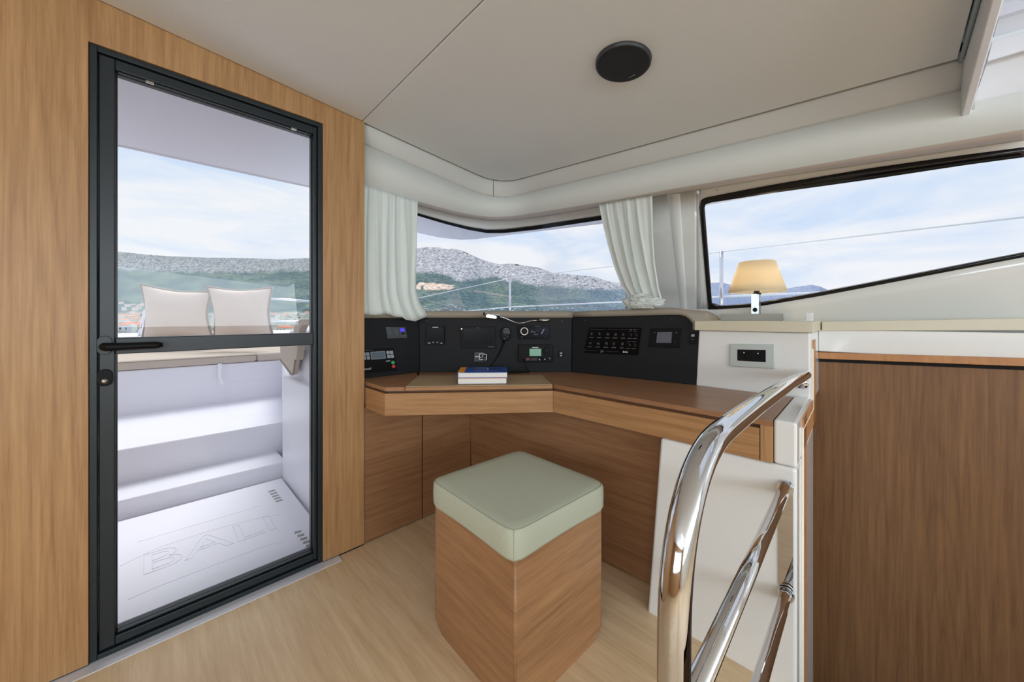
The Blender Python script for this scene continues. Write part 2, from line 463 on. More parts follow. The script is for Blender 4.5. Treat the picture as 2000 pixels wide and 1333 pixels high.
ceil_panel('ceiling_panel', [(HU1, HV0), (1.50, HV0), (1.50, HV1), (HU1, HV1)])
mb = MB().tube([(0.5, vcut - 0.003, ceil_z(0.5, vcut) - 0.002), (1.50, vcut - 0.003, ceil_z(1.5, vcut) - 0.002)], 0.005, 8)
mk('ceiling_joint', mb, plain('clear_joint', (176, 190, 190), 0.15), ceil_root)
# roof over it (keeps the sky out of the slots)
mb = MB().add([(-2.9, -3.1, ceil_z(-2.9, -3.1) + .09), (0.5, -3.1, ceil_z(0.5, -3.1) + .09), (0.5, 2.0, ceil_z(0.5, 2.0) + .09), (-2.9, 2.0, ceil_z(-2.9, 2.0) + .09),
    (2.0, 2.0, ceil_z(2.0, 2.0) + .09), (2.0, HV0 - .0, ceil_z(2.0, HV0) + .09), (0.5, HV0, ceil_z(0.5, HV0) + .09),
    (HU1, HV0, ceil_z(HU1, HV0) + .09), (HU1, HV1, ceil_z(HU1, HV1) + .09), (2.0, HV1, ceil_z(2.0, HV1) + .09), (2.0, -3.1, ceil_z(2.0, -3.1) + .09), (0.5, HV1, ceil_z(.5, HV1) + .09)],
    [(0, 1, 11, 6, 2, 3), (2, 6, 7, 5, 4), (7, 8, 9, 5), (11, 1, 10, 9, 8)])
S(mk('roof', mb, GELOUT, solid=0.03), 'white coachroof above the cabin')
# hatch well
zh = ceil_z(1.0, -0.5)
hw = S(thing('trim_10', (1.0, -0.55, zh)), 'white moulded ceiling hatch well at the top right corner')
mk('well_rim', MB().prism([(1.575, -.158, EYE + .539), (.60, -.158, EYE + .752), (.60, -.158, EYE + .90), (1.575, -.158, EYE + .90)], (0, -.016, 0)), WELL, hw, bevel=.003)
def wall4(p, q, h0, h1, th, name, mat, par):
    d = (Vector(q) - Vector(p)).normalized(); n = Vector((-d.y, d.x, 0)) * th
    mb = MB().prism([Vector(p) + Vector((0, 0, h0)), Vector(q) + Vector((0, 0, h0)), Vector(q) + Vector((0, 0, h1)), Vector(p) + Vector((0, 0, h1))], n)
    return mk(name, mb, mat, par, bevel=0.003)
zc = lambda u, v: ceil_z(u, v)
for (p, q) in (((HU1, HV0), (HU1, HV1)), ((HU1, HV1), (HU0, HV1)), ((HU0, HV1), (HU0, HV0))):
    P0 = (p[0], p[1], zc(*p)); Q0 = (q[0], q[1], zc(*q))
    if p[0] == HU1 and q[0] == HU1: continue
    mb = MB().prism([Vector((P0[0], P0[1], EYE + .622)), Vector((Q0[0], Q0[1], EYE + .622)), Vector(Q0) + Vector((0, 0, .22)), Vector(P0) + Vector((0, 0, .22))],
                    Vector((q[1] - p[1], -(q[0] - p[0]), 0)).normalized() * -0.012)
    mk('well_side', mb, WELL, hw, bevel=0.003)
mb = MB().box((HU0, HV1, zh + .17), (HU1, HV0, zh + .178)); mk('hatch_pane', mb, GLASSW, hw)
rowsw = [[at(x0, y0, u=uu), at(2120, y1, u=uu)] for x0, y0, y1, uu in ((1891, 220, 172, 1.565), (1912, 168, 118, 1.545), (1928, 121, 64, 1.525), (1929, 118, 61, 1.49), (1938, 84, 27, 1.485), (1938, 82, 25, 1.51), (1956, 18, -42, 1.505), (1956, 14, -46, 1.52), (1960, 0, -62, 1.52), (1966, -40, -110, 1.52))]
mk('stepped_side', MB().grid(rowsw, smooth=False), WELL, hw, solid=.006)

# cornice: rolled vinyl band between ceiling and fascia
xs = frange(711, 1874, 70)
top = [p + Vector((0, 0, 0.010)) for p in edge_pts(CORN, xs, 0.0)]
corn_bot = [(710, 284), (800, 322), (880, 357), (925, 376), (950, 384), (975, 388), (1000, 386), (1100, 362), (1400, 292), (1600, 245), (1870, 181), (2010, 148)]
bot = [hit(FASC, x, interp(corn_bot, x)) for x in xs]
rows = []
for k in range(8):
    f = k / 7
    rows.append([a.lerp(b, f) + Vector((-1, -1, 0)).normalized() * 0.012 * math.sin(math.pi * f) ** 0.8 for a, b in zip(top, bot)])
back = [p + Vector((0.03, 0.03, 0.05)) for p in top]
S(mk('trim_11', MB().loft([p + Vector((-.03, -.03, .022)) for p in edge_pts(CIN, xs, 0.0)], [p + Vector((.01, .01, .006)) for p in top]), DARKGAP, solid=.003), 'dark strip painting the shade in the slot between ceiling panel and cornice')  # dark ribbon added behind the slot so it reads as shaded
mb = MB().grid([back, [p + Vector((0.006, 0.006, 0.006)) for p in top]] + rows)
crn = S(mk('trim_2', mb, CORNM, solid=0.006), 'rolled beige vinyl cornice along the ceiling edge')
pj = [hit(FASC, 972, 388.6), at(972, 371.5, t=(top[0] - Vector((0, 0, 0))).length)]  # joint line on the cornice
mid = [rows[k][min(range(len(xs)), key=lambda i: abs(xs[i] - 972))] for k in range(8)]
mk('joint', MB().tube([p + Vector((-.004, -.004, 0)) for p in mid], 0.0009, 6), DARKGAP, crn)
# fascia
fas_bot = [(709, 361), (760, 376), (818, 394), (880, 411), (920, 420), (962, 424.5), (1000, 423), (1080, 411), (1167, 396), (1298, 372), (1500, 338), (1887, 273), (2010, 252)]
xs = frange(709, 2010, 90)
topF = [hit(FASC, x, interp(corn_bot, x) - (0 if x < 1872 else 0)) for x in xs]
botF = [hit(FASC, x, interp(fas_bot, x)) for x in xs]
mb = MB().loft([p + Vector((0, 0, 0.02)) for p in topF], botF)
fsc = S(mk('trim_3', mb, FASCM, solid=0.012), 'pale grey-green fascia band above the windows')
mk('joint', MB().tube([hit(FASC, 1882 - 0, 222), hit(FASC, 1888, 272)], 0.0012, 6), DARKGAP, fsc)
# cornice right of the ceiling joint
xs2 = frange(1886, 1904, 4)
A = [hit(CORN, x, 118 - (x - 1886) * .25) for x in xs2]; B = [hit(FASC, x, 222 - (x - 1886) * 0.2) for x in xs2]
S(mk('trim_4', MB().loft(A, B), CORNM, solid=0.008), 'short beige cornice piece beside the ceiling hatch')
# soffit up to the shell
xs = frange(709, 2010, 90)
sof_bot = [(709, 369), (818, 402), (900, 423), (962, 432), (1000, 431), (1080, 420), (1167, 405), (1298, 381), (1500, 347), (1700, 319), (1887, 290), (2010, 271)]
mb = MB().loft([hit(FASC, x, interp(fas_bot, x) - .5) for x in xs], [hit(SHELL, x, interp(sof_bot, x)) for x in xs])
S(mk('trim_5', mb, TANTRIM, solid=0.004), 'narrow beige underside strip below the fascia')
# shell pieces
def band(name, xs, ytop, ybot, mat, label, F=SHELL, solid=0.012, off=0.0, rows=6):
    g_ = []
    for k in range(rows):
        r = []
        for x in xs:
            y0 = ytop(x) if callable(ytop) else interp(ytop, x); y1 = ybot(x) if callable(ybot) else interp(ybot, x)
            p = hit(F, x, y0 + (y1 - y0) * k / (rows - 1)); d = Vector((p.x, p.y, p.z - EYE)).normalized()
            r.append(p + d * off)
        g_.append(r)
    return mk(name, MB().grid(g_), mat, solid=solid)
cw_top = [(700, 380), (818, 417), (870, 432), (915, 443), (950, 448.5), (985, 447.5), (1050, 440), (1172, 421), (1225, 412)]
cw_bot = [(700, 385), (818, 422), (870, 437.5), (915, 449), (950, 455), (985, 455), (1050, 448), (1172, 430), (1225, 421)]
w1r = S(thing('window_1', tuple(hit(SHELL, 975, 609)) ), 'curved corner window with black top band over the chart table')
def sub(o, par):
    o.parent = par
    o.location = Vector(o['_o']) - Vector(par['_o'])
    o['_o'] = tuple(Vector(o['_o']))
    return o
xs = frange(705, 1225, 50)
S(band('trim_6', xs, lambda x: interp(sof_bot, x) - 1.5, lambda x: interp(cw_top, x) + .5, GEL, ''), 'white moulding above the corner window')
sub(band('frame', xs, cw_top, cw_bot, BLACKSEAL, '', off=-0.003), w1r)
sub(band('pane', xs, lambda x: interp(cw_bot, x) - 1, lambda x: 613.0, GLASSW, '', solid=0.0, off=0.004), w1r)
# post between windows and white surround of the right window
xs = frange(1222, 1361, 30)
def post_bot(x): return 640
pst = band('wall_right', xs, lambda x: interp(sof_bot, x) - 1.5, post_bot, GEL, '', rows=4)
S(pst, 'white moulded pillar between the two windows')
# two soft ribs on the pillar
rg = []
for f in frange(0, 1, 14):
    xa, xb, y = 1302 + 26 * f, 1329 + 14 * f, 378 + 226 * f
    row = []
    for k in range(11):
        p = hit(SHELL, xa + (xb - xa) * k / 10, y); d = Vector((p.x, p.y, p.z - EYE)).normalized()
        row.append(p - d * (.004 + .012 * math.sin(math.pi * k / 10) ** .6))
    rg.append(row)
mk('rib', MB().grid(rg), GEL, pst)
# right window outlines
rw_out_top = [(1367, 404), (1367.5, 396), (1370, 391), (1374, 387.5), (1380, 385), (1440, 373), (1500, 361.5), (1700, 327.5), (1887, 301), (2010, 285)]
rw_out_bot = [(1384, 603), (1400, 603), (1470, 598.5), (1500, 594), (1600, 577), (1700, 558), (1850, 529), (2010, 498)]
rw_in_top = [(1376.5, 406), (1377, 402), (1379, 399), (1383, 397), (1392, 394.5), (1440, 387), (1500, 377.5), (1700, 349.5), (1887, 321), (2010, 304.5)]
rw_in_bot = [(1391, 592), (1393, 595.5), (1400, 597.5), (1470, 593), (1500, 588), (1600, 570.5), (1700, 551.5), (1850, 522), (2010, 491)]
# outlines as closed pixel loops (left side slopes)
def loop(tp, bt, xl_top, xl_bot, n=40):
    L = []
    for x in frange(2010, 1392, n - 8) + frange(1388, tp[0][0], 8): L.append((x, interp(tp, x)))
    for f in frange(0, 1, 14)[1:-1]: L.append((tp[0][0] + (bt[0][0] - tp[0][0]) * f, tp[0][1] + (bt[0][1] - tp[0][1]) * f))
    for x in frange(bt[0][0], 2010, n): L.append((x, interp(bt, x)))
    return L
Lo = loop(rw_out_top, rw_out_bot, 0, 0); Li = loop(rw_in_top, rw_in_bot, 0, 0)
w2r = S(thing('window_2', tuple(hit(SHELL, 1690, 560))), 'long side window with black surround behind the lamp')
fr = mk('frame', MB().loft([hit(SHELL, *p) + Vector((-.004, 0, -.002)) for p in Lo], [hit(SHELL, *p) + Vector((-.004, 0, -.002)) for p in Li]), BLACKSEAL, w2r, solid=0.012)
# white band above the window, area left of it and the wall below
Lo_t = [p for p in Lo if p[1] < interp(rw_out_top, p[0]) + 1]
xs = frange(1366, 2010, 70)
S(band('trim_7', xs, lambda x: interp(sof_bot, x) - 1.5, lambda x: interp(rw_out_top, x) + 0.5, GEL, '', rows=4), 'glossy white moulding above the side window')
mb = MB(); rows = []
for k in range(8):
    f = k / 7; y = 379 + (603 - 379) * f; xe = 1366 + (1384 - 1366) * f
    rows.append([hit(SHELL, 1361.3 + (xe + .5 - 1361.3) * s_, y) for s_ in (0, .5, 1)])
mb.grid(rows); S(mk('trim_8', mb, GEL, solid=.012), 'white strip left of the side window')
xs = frange(1345, 2010, 80)
S(band('wall_side', xs, lambda x: (interp(rw_out_bot, max(x, 1384)) - .5), lambda x: 655, GEL, '', rows=5), 'white glossy wall below the side window')
sub(band('pane', frange(1366, 2010, 60), lambda x: interp(rw_in_top, max(x, 1377)) - 3, lambda x: min(interp(rw_in_bot, max(x, 1393)) + 3, 640), GLASSW, '', solid=0.0, off=0.004), w2r)
mk('glazing_bead', MB().tube([hit(SHELL, *p) + Vector((-.006, 0, -.003)) for p in Lo], 0.0022, 6), CREAM, w2r)
for (x, y) in ((1401, 371.5), (1711, 308.5)):
    mk('screw', MB().lathe([(0, .003), (.004, .002), (.005, 0)], hit(SHELL if x < 1500 else SHELL, x, y) + Vector((-.006, 0, 0)), (-1, 0, 0), 12), CHROMEB, w2r)
# rest of right wall behind the camera
S(mk('wall_rear_right', MB().box((2.2, -3.0, 0), (2.25, -0.55, 2.0)), GEL), 'white hull side behind the stairwell')

# ================================================================== GLASS DOOR
dr = S(thing('door_1', (0.2, 1.63, 0.0)), 'anthracite framed glass door with a dark lever handle')
GU0, GU1, GZ0, GZ1 = -0.061, 0.4747, 0.058, 1.739
BZ0, BZ1 = 0.892, 0.941
def ring(u0, u1, z0, z1, U0, U1, Z0, Z1, v0, v1):
    mb = MB(); mb.box((U0, v0, Z0), (u0, v1, Z1)); mb.box((u1, v0, Z0), (U1, v1, Z1)); mb.box((u0, v0, Z0), (u1, v1, z0)); mb.box((u0, v0, z1), (u1, v1, Z1)); return mb
mk('door_frame', ring(-0.100, 0.494, 0.018, 1.778, DU0, DU1, 0.003, DZT, 1.606, 1.68), ANTH, dr, bevel=0.002)
LU0, LU1, LZ0, LZ1 = -0.098, 0.492, 0.022, 1.776
mk('door_leaf', ring(GU0 - .004, GU1 + .004, GZ0 - .010, GZ1 + .006, LU0, LU1, LZ0, LZ1, 1.613, 1.665).box((GU0 - .004, 1.615, BZ0), (GU1 + .004, 1.66, BZ1)), ANTH, dr, bevel=0.003)
mk('gasket', ring(GU0, GU1, GZ0, GZ1, GU0 - .006, GU1 + .006, GZ0 - .012, GZ1 + .008, 1.632, 1.652), ANTHB, dr)
mk('glazing_bead', MB().box((GU0, 1.618, GZ0 - .006), (GU1, 1.640, GZ0 - .001)).box((GU0, 1.618, GZ1 + .002), (GU1, 1.640, GZ1 + .006)), ANTH, dr, bevel=0.002)
for z0, z1 in ((GZ0, BZ0), (BZ1, GZ1)):
    mk('pane', MB().add([(GU0, 1.645, z0), (GU1, 1.645, z0), (GU1, 1.645, z1), (GU0, 1.645, z1)], [(0, 1, 2, 3)]), GLASSD, dr)
for u in (0.0, 0.40):
    mk('glazing_clip', MB().box((u, 1.612, GZ1 - .002), (u + .018, 1.62, GZ1 + .004)), CHROMEB, dr)
# lever handle
def stadium(c, w, h, n=10):
    r = w / 2; pts = []
    for k in range(n + 1):
        a = math.pi * k / n; pts.append((c[0] + r * math.cos(a), c[1], c[2] + h / 2 - r + r * math.sin(a)))
    for k in range(n + 1):
        a = math.pi + math.pi * k / n; pts.append((c[0] + r * math.cos(a), c[1], c[2] - h / 2 + r + r * math.sin(a)))
    return pts
hc = at(204.5, 675, v=1.612)
hd = mk('door_handle', MB().prism(stadium(hc, 0.030, 0.056), (0, -0.006, 0)), ANTH, dr, bevel=0.0015)
h0 = Vector((hc.x, 1.606, hc.z - .003)); he = at(318, 678, v=1.565)
pth = [h0, h0 + Vector((0, -.02, 0)), h0 + Vector((.004, -.035, 0)), h0 + Vector((.018, -.043, 0))] + [Vector((h0.x + .018 + (he.x - h0.x - .018) * f, 1.563, h0.z + .001 * f)) for f in frange(0.1, 1, 8)]
mk('lever', MB().tube(pth, [.011, .011, .012, .012] + [.0115] * 7 + [.007], 14), BLACKPL, hd)
lc = at(205, 738, v=1.612)
lk = mk('lock', MB().prism(stadium(lc, 0.032, 0.050), (0, -0.008, 0)), BLACKPL, dr, bevel=0.002)
mk('key_cylinder', MB().lathe([(0, .008), (.007, .007), (.008, 0)], lc + Vector((0, -.008, -.009)), (0, -1, 0), 16), CHROMEB, lk)

# ================================================================== CHART TABLE
ZT = -0.28
A = at(751.7, 757, z=ZT); Bp = at(1080, 751.8, z=ZT); C = at(1508.4, 822.7, z=ZT); D = at(1549, 776, z=ZT)
A0 = Vector((A.x, 1.60, A.z))
c1, c2 = (1.005, 1.690), (1.571, 1.128); c3 = (1.640, 0.500)
PL_L = ((0.70, 1.690), c1); PL_M = (c1, c2); PL_R = (c2, c3)
desk = thing('chart_table', (1.2, 1.0, 0.6), 'built-in angular oak chart table with leather writing lid under dark instrument boards', 'desk')
def slab_poly(pts, z0, z1): return MB().prism([Vector((p[0], p[1], z0)) for p in pts], (0, 0, z1 - z0))
zt0, zt1 = EYE + ZT - 0.016, EYE + ZT
lfl, lbl = at(790.5, 757, z=ZT), at(817, 734.3, z=ZT); lbr, lfr = at(1059, 733.2, z=ZT), at(1078.9, 754.2, z=ZT)
lf_on = A + (Bp - A) * ((lfl - A).dot(Bp - A) / (Bp - A).length_squared)
lr_on = Bp
e = Vector((0.0025, 0.0005, 0))
mk('tabletop', slab_poly([A0 + Vector((0, .06, 0)), A, lf_on - e, lbl - e, Vector((0.99, 1.685, 0)), Vector((0.70, 1.685, 0))], zt0, zt1), WOOD_U, desk, bevel=0.001)
mk('tabletop', slab_poly([Bp + Vector((.003, -.003, 0)), C, D, Vector((1.632, .54, 0)), Vector((c2[0] - .005, c2[1], 0)), Vector((c1[0], c1[1] - .006, 0)), lbl + Vector((.001, .002, 0)), lbr + Vector((.001, .002, 0))], zt0, zt1), WOOD_V, desk, bevel=0.001)
lid = mk('lid', slab_poly([lf_on, Bp - e, lbr, lbl], zt0, zt1 - .003), WOOD_H, desk, bevel=0.001)
ins = (lbl - lf_on) * 0.03
mk('leather_inlay', slab_poly([lf_on + ins, Bp + ins * .6 - e, lbr, lbl], zt1 - .003, zt1 + .001), LEATHER, lid, bevel=0.001)
# aprons / drawer fronts
za0, za1 = EYE - 0.396, EYE - 0.306
def board(p, q, z0, z1, th, name, mat, par, bevel=.001):
    d = (Vector(q) - Vector(p)); d.z = 0; n = Vector((-d.y, d.x, 0)).normalized() * th
    return mk(name, MB().prism([Vector((p[0], p[1], z0)), Vector((q[0], q[1], z0)), Vector((q[0], q[1], z1)), Vector((p[0], p[1], z1))], n), mat, par, bevel=bevel)
inn = Vector((.004, .004, 0))
board(A0, A, za0, za1, .018, 'drawer_front', WOOD_H, desk)
board(A, Bp, za0, za1, .018, 'drawer_front', WOOD_H, desk)
Cm = C + (Bp - C).normalized() * 0.03
board(Bp, Cm, za0, za1, .018, 'drawer_front', WOOD_H, desk)
board(Cm + (C - Bp).normalized() * .002, C, za0, zt0, .06, 'end_post', WALLWOOD, desk)
board(C, D, za0, zt0, .018, 'end_panel', WALLWOOD, desk)
ib = Vector((.02, .02, 0))
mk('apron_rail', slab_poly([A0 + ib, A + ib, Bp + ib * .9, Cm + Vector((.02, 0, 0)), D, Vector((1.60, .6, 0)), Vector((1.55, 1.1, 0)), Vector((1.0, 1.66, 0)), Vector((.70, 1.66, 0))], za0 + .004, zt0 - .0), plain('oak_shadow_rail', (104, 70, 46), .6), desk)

# cabinet under the table
cab = thing('base_cabinet', (0.95, 1.62, 0), 'oak base cabinet with tall doors under the left of the chart table', 'cabinet')
for (xa, xb) in ((709, 824), (826.5, 919)):
    ua = at(xa, 900, v=1.604).x; ub = at(xb, 900, v=1.604).x
    if xa == 709: ua = 0.683
    mk('door', MB().box((ua, 1.604, 0.006), (ub, 1.622, za0 - .002)), WOOD_D, cab, bevel=.001)
mk('plinth', MB().box((0.683, 1.612, 0), (1.27, 1.64, 0.006)).box((0.683, 1.624, 0.006), (1.33, 1.64, za0)), DARKGAP, cab)
kb = thing('knee_panel', (1.3, 1.1, 0), 'oak panel running behind the stool under the right of the chart table', 'panel')
mk('board', MB().prism([(1.282, 1.60, 0.002), (1.333, 0.58, 0.002), (1.316, 0.535, za0), (1.27, 1.60, za0)], (.018, 0, 0)), WOOD_D, kb, bevel=.001)

# ================================================================== INSTRUMENT BOARDS
con = thing('instrument_console', (1.2, 1.4, EYE - .28), 'matt charcoal instrument boards standing around the back of the chart table', 'console')
def pl_normal(pl):
    (u1, v1), (u2, v2) = pl; n = Vector((v2 - v1, -(u2 - u1), 0)).normalized()
    if n.dot(Vector((u1, v1, 0))) > 0: n = -n
    return n       # towards the camera
def pp(px, py, pl, off=0.0):
    """pixel point on a plane shifted towards the camera by off"""
    n = pl_normal(pl); (u1, v1), (u2, v2) = pl
    return at(px, py, pl=((u1 + n.x * off, v1 + n.y * off), (u2 + n.x * off, v2 + n.y * off)))
def plate(name, px, pl, o0, o1, mat, par, bevel=0.0, label=None):
    """solid plate whose face is the pixel polygon, standing off a board from o0 to o1"""
    n = pl_normal(pl)
    pts = [pp(x, y, pl, o1) for x, y in px]
    o = mk(name, MB().prism(pts, n * (o0 - o1)), mat, par, bevel=bevel)
    if label: o['label'] = label
    return o
def Q(x0, y0, x1, y1): return [(x0, y0), (x1, y0), (x1, y1), (x0, y1)]
def quadpt(q, s, t):
    (ax, ay), (bx, by), (cx, cy), (dx, dy) = q
    return ((ax * (1 - s) + bx * s) * (1 - t) + (dx * (1 - s) + cx * s) * t, (ay * (1 - s) + by * s) * (1 - t) + (dy * (1 - s) + cy * s) * t)
def subq(q, s0, t0, s1, t1): return [quadpt(q, s0, t0), quadpt(q, s1, t0), quadpt(q, s1, t1), quadpt(q, s0, t1)]
def disc(name, cx, cy, rx, ry, pl, o0, o1, mat, par, n=24, hole=0.0, bevel=0):
    pts = [(cx + rx * math.cos(2 * math.pi * k / n), cy + ry * math.sin(2 * math.pi * k / n)) for k in range(n)]
    if hole:
        nrm = pl_normal(pl); O = [pp(x, y, pl, o1) for x, y in pts]
        I = [pp(cx + (x - cx) * hole, cy + (y - cy) * hole, pl, o1) for x, y in pts]
        mb = MB().loft(O, I, True, False).loft(O, [p + nrm * (o0 - o1) for p in O], True).loft(I, [p + nrm * (o0 - o1) for p in I], True)
        return mk(name, mb, mat, par)
    return plate(name, pts, pl, o0, o1, mat, par, bevel=bevel)
plate('board', [(708, 612), (817.6, 612), (819.5, 726.8), (708, 741)], PL_L, -.016, 0, BLACKP, con, .0006)
plate('board', [(818.8, 616), (1117, 614), (1115.5, 726.8), (820.2, 726.8)], PL_M, -.016, 0, BLACKP, con, .0006)
arc = [(1118.5, 616), (1200, 614), (1300, 613), (1337, 614.5), (1346, 619), (1352, 626), (1357, 634), (1362, 642), (1365.5, 650), (1358.5, 751.5), (1117, 726.8)]
plate('board', arc, PL_R, -.016, 0, BLACKP, con, .0006)
mk('backing', MB().prism([(.70, 1.712, EYE - .40), (1.012, 1.712, EYE - .40), (1.592, 1.135, EYE - .40), (1.66, .56, EYE - .40), (1.72, .56, EYE - .40), (1.66, 1.16, EYE - .40), (1.04, 1.76, EYE - .40), (.70, 1.76, EYE - .40)], (0, 0, .408)), BLACKP, con)
for (x, y, pl) in ((834, 627, PL_M), (1098, 627.5, PL_M), (1141.5, 626.7, PL_R), (1312, 623, PL_R)):
    disc('screw', x, y, .9, .9, pl, -.001, .0015, DIMP, con, 10)

# padded sill
def pathpad(pts_px, pl, thick_px, name, lab):
    pass
pad = thing('window_sill_pad', (1.4, 1.5, EYE), 'taupe padded sill along the corner window above the instrument boards', 'sill')
def pad_piece(tops, bots, pl, deep):
    n = pl_normal(pl)
    T = [pp(x, y, pl, .012) for x, y in tops]; Bt = [pp(x, y, pl, .012) for x, y in bots]
    mid = [(a + b) / 2 + n * .006 for a, b in zip(T, Bt)]
    Tb = [p - n * .01 + Vector((0, 0, .003)) for p in T]
    far = [p + Vector(deep) for p in Tb]
    return MB().grid([far, Tb, T, mid, Bt, [p - n * .012 for p in Bt]], smooth=True)
xs = frange(705, 818, 8)
mk('pad_section', pad_piece([(x, 609.5) for x in xs], [(x, 621) for x in xs], PL_L, (0.0, .55, 0)), PAD, pad, solid=.003)
xs = frange(818, 1119, 16)
mk('pad_section', pad_piece([(x, 609.3) for x in xs], [(x, 620.6) for x in xs], PL_M, (.42, .42, 0)), PAD, pad, solid=.003)
tr = [(1121, 610.5), (1160, 608.7), (1220, 606.5), (1280, 604), (1305, 603.3), (1322, 604), (1336, 607), (1347, 612), (1356, 619), (1362, 627), (1366, 634)]
brr = [(1121, 619.5), (1160, 618.5), (1220, 617), (1280, 615.5), (1305, 615), (1318, 615), (1330, 615.5), (1339, 618), (1347, 624), (1353, 632), (1357, 641)]
o = mk('pad_section', pad_piece(tr, brr, PL_R, (.50, .06, 0)), PAD, pad, solid=.003)
o2 = mk('pad_cover', MB().loft([pp(x, y, PL_R, -.02) + Vector((0, 0, .004)) for x, y in tr[4:]], [pp(x, y, PL_R, -.02) + Vector((.42, .05, .006)) for x, y in tr[4:]]), PADL, pad, solid=.003)
o2['label'] = 'pale top of the curved sill end'

# ---- instruments, each its own thing
def inst(name, q, pl, th, mat, label, cat, bevel=.0012, parts=None):
    pts = [pp(x, y, pl, 0) for x, y in q]
    c = sum(pts, Vector()) / len(pts); c.z = min(p.z for p in pts)
    r = thing(name, tuple(c), label, cat)
    plate('case', q, pl, 0.0003, th, mat, r, bevel)
    return r
def marks(name, rects, pl, off, mat, par):
    mb = MB(); n = pl_normal(pl)
    for r in rects:
        pts = r if len(r) == 4 and not isinstance(r[0], (int, float)) else Q(*r)
        mb.prism([pp(x, y, pl, off) for x, y in pts], n * -.0006)
    o = mk(name, mb, mat, par)
    if len(rects) > 1: o['kind'] = 'stuff'
    return o
# generator panel
q = [(706, 683.5), (768.5, 680), (775.5, 724), (706, 730)]
r = inst('generator_panel', q, PL_L, .006, BLACKPL, 'black generator control panel with grey screen beside the oak wall', 'control panel')
plate('screen_frame', [(723.5, 688), (751.6, 686), (753.8, 700.5), (725.6, 702.8)], PL_L, .006, .0072, KEYG, r)
plate('screen', [(725, 689), (750.8, 687), (752.6, 699.6), (726.8, 701.8)], PL_L, .0072, .0078, LCDB, r)
for i, (x, y) in enumerate(((754.4, 686.3), (761.4, 685.8), (756, 694), (762.9, 693.4), (714.8, 689), (716.2, 696.6), (707.8, 689.4), (708.6, 697))):
    plate('button', [(x, y), (x + 6, y - .4), (x + 7, y + 5.9), (x + 1, y + 6.3)], PL_L, .006, .0078, KEYG, r, .0003)
disc('start_button', 767.8, 708.7, 3.4, 3.4, PL_L, .006, .0085, GREEN, r)['label'] = 'green round button'
disc('stop_button', 769, 716.2, 3.4, 3.4, PL_L, .006, .0085, RED, r)['label'] = 'red round button'
marks('printed_line', [[(711, 684), (728, 683.8), (728, 684.6), (711, 684.9)]], PL_L, .0066, DIMP, r)
marks('emblem', [[(753.5, 706.2), (758, 704.5), (758, 706), (754, 706.9)], [(758, 705), (762.5, 704.7), (762, 705.6), (758, 706)]], PL_L, .0066, WHITEP, r)
b0, b1 = pp(711.5, 723.5, PL_L, .0068), pp(727, 721.5, PL_L, .0068)
text('lettering', 'nnsel', WHITEP, r, b0, (1, 0, 0.0), (0, 0, 1), .0155)
# monitoring panel
q = [(753, 639), (792, 639), (795.8, 660.5), (757, 662)]
r = inst('monitoring_panel', q, PL_L, .006, GREYPL, 'small slate grey panel with a violet lit display above the generator panel', 'control panel')
plate('display', subq(q, .72, .14, .92, .42), PL_L, .006, .0068, BLUELED, r)
plate('button', subq(q, .76, .5, .9, .66), PL_L, .006, .008, BLACKPL, r, .0004)
rs = []
for k in range(6):
    for s0 in (.06, .40):
        rs.append(subq(q, s0 + random.random() * .05, .16 + k * .1, s0 + .16 + random.random() * .06, .20 + k * .1))
rs.append(subq(q, .05, .02, .26, .07)); rs.append(subq(q, .74, .76, .96, .82))
marks('printed_text', rs, PL_L, .0066, DIMP, r)
# square display
q = [(833, 637), (867.5, 637), (867.5, 674), (832, 674)]
r = inst('square_display', q, PL_M, .014, BLACKPL, 'square black display with four touch marks left of the wide screen', 'display')
plate('screen', subq(q, .07, .1, .93, .82), PL_M, .014, .0146, BLACKGL, r)
marks('printed_line', [subq(q, .34, .055, .66, .085)], PL_M, .0150, WHITEP, r)
mk_rects = [subq(q, .10, .89, .14, .93), subq(q, .17, .89, .22, .93), [(844.2, 670), (846, 668), (847.8, 670), (846, 669.2)], [(852.5, 668), (854.3, 670), (856.1, 668), (854.3, 669)], subq(q, .80, .9, .89, .93)]
marks('touch_symbols', mk_rects, PL_M, .0148, WHITEP, r)
# wide screen
q = [(898, 638), (967.5, 638), (968.5, 681), (900, 681)]
r = inst('touch_screen', q, PL_M, .008, BLACKPL, 'wide black touch screen with glossy glass in the middle board', 'display')
plate('screen', subq(q, .10, .09, .92, .83), PL_M, .008, .0085, plain('dark_screen', (18, 24, 28), .2, spec=.12), r)
marks('printed_mark', [subq(q, .47, .055, .54, .08), subq(q, .80, .9, .835, .95), subq(q, .86, .91, .95, .945)], PL_M, .0088, DIMP, r)
disc('status_light', 901.5, 642.8, 1.2, 1.2, PL_M, .008, .0095, WARMLED, r, 12)
# connector socket
q = [(926.5, 688), (944.5, 688), (943.5, 707), (925.5, 707)]
r = inst('data_socket', q, PL_M, .005, SLATE, 'small grey data socket with a white outlined emblem below the wide screen', 'socket')
oq = [(936, 691.5), (950.5, 692.5), (950, 704), (936, 702.8)]
plate('emblem_plate', oq, PL_M, .005, .007, BLACKPL, r)
fr_ = [Q(936, 691, 946, 692.2), Q(936, 691, 937.2, 703), Q(936, 701.8, 944, 703), Q(945.5, 692.2, 950.6, 693.2), Q(949.2, 692.2, 950.4, 704), Q(945.5, 703, 950.4, 704), Q(928, 696.5, 936, 697.8),
       Q(941.8, 694, 944, 695.2), Q(938.5, 697.8, 941, 698.8), Q(941.8, 697, 944, 698), Q(946, 698.6, 948, 699.6)]
marks('emblem', fr_, PL_M, .0076, WHITEP, r)
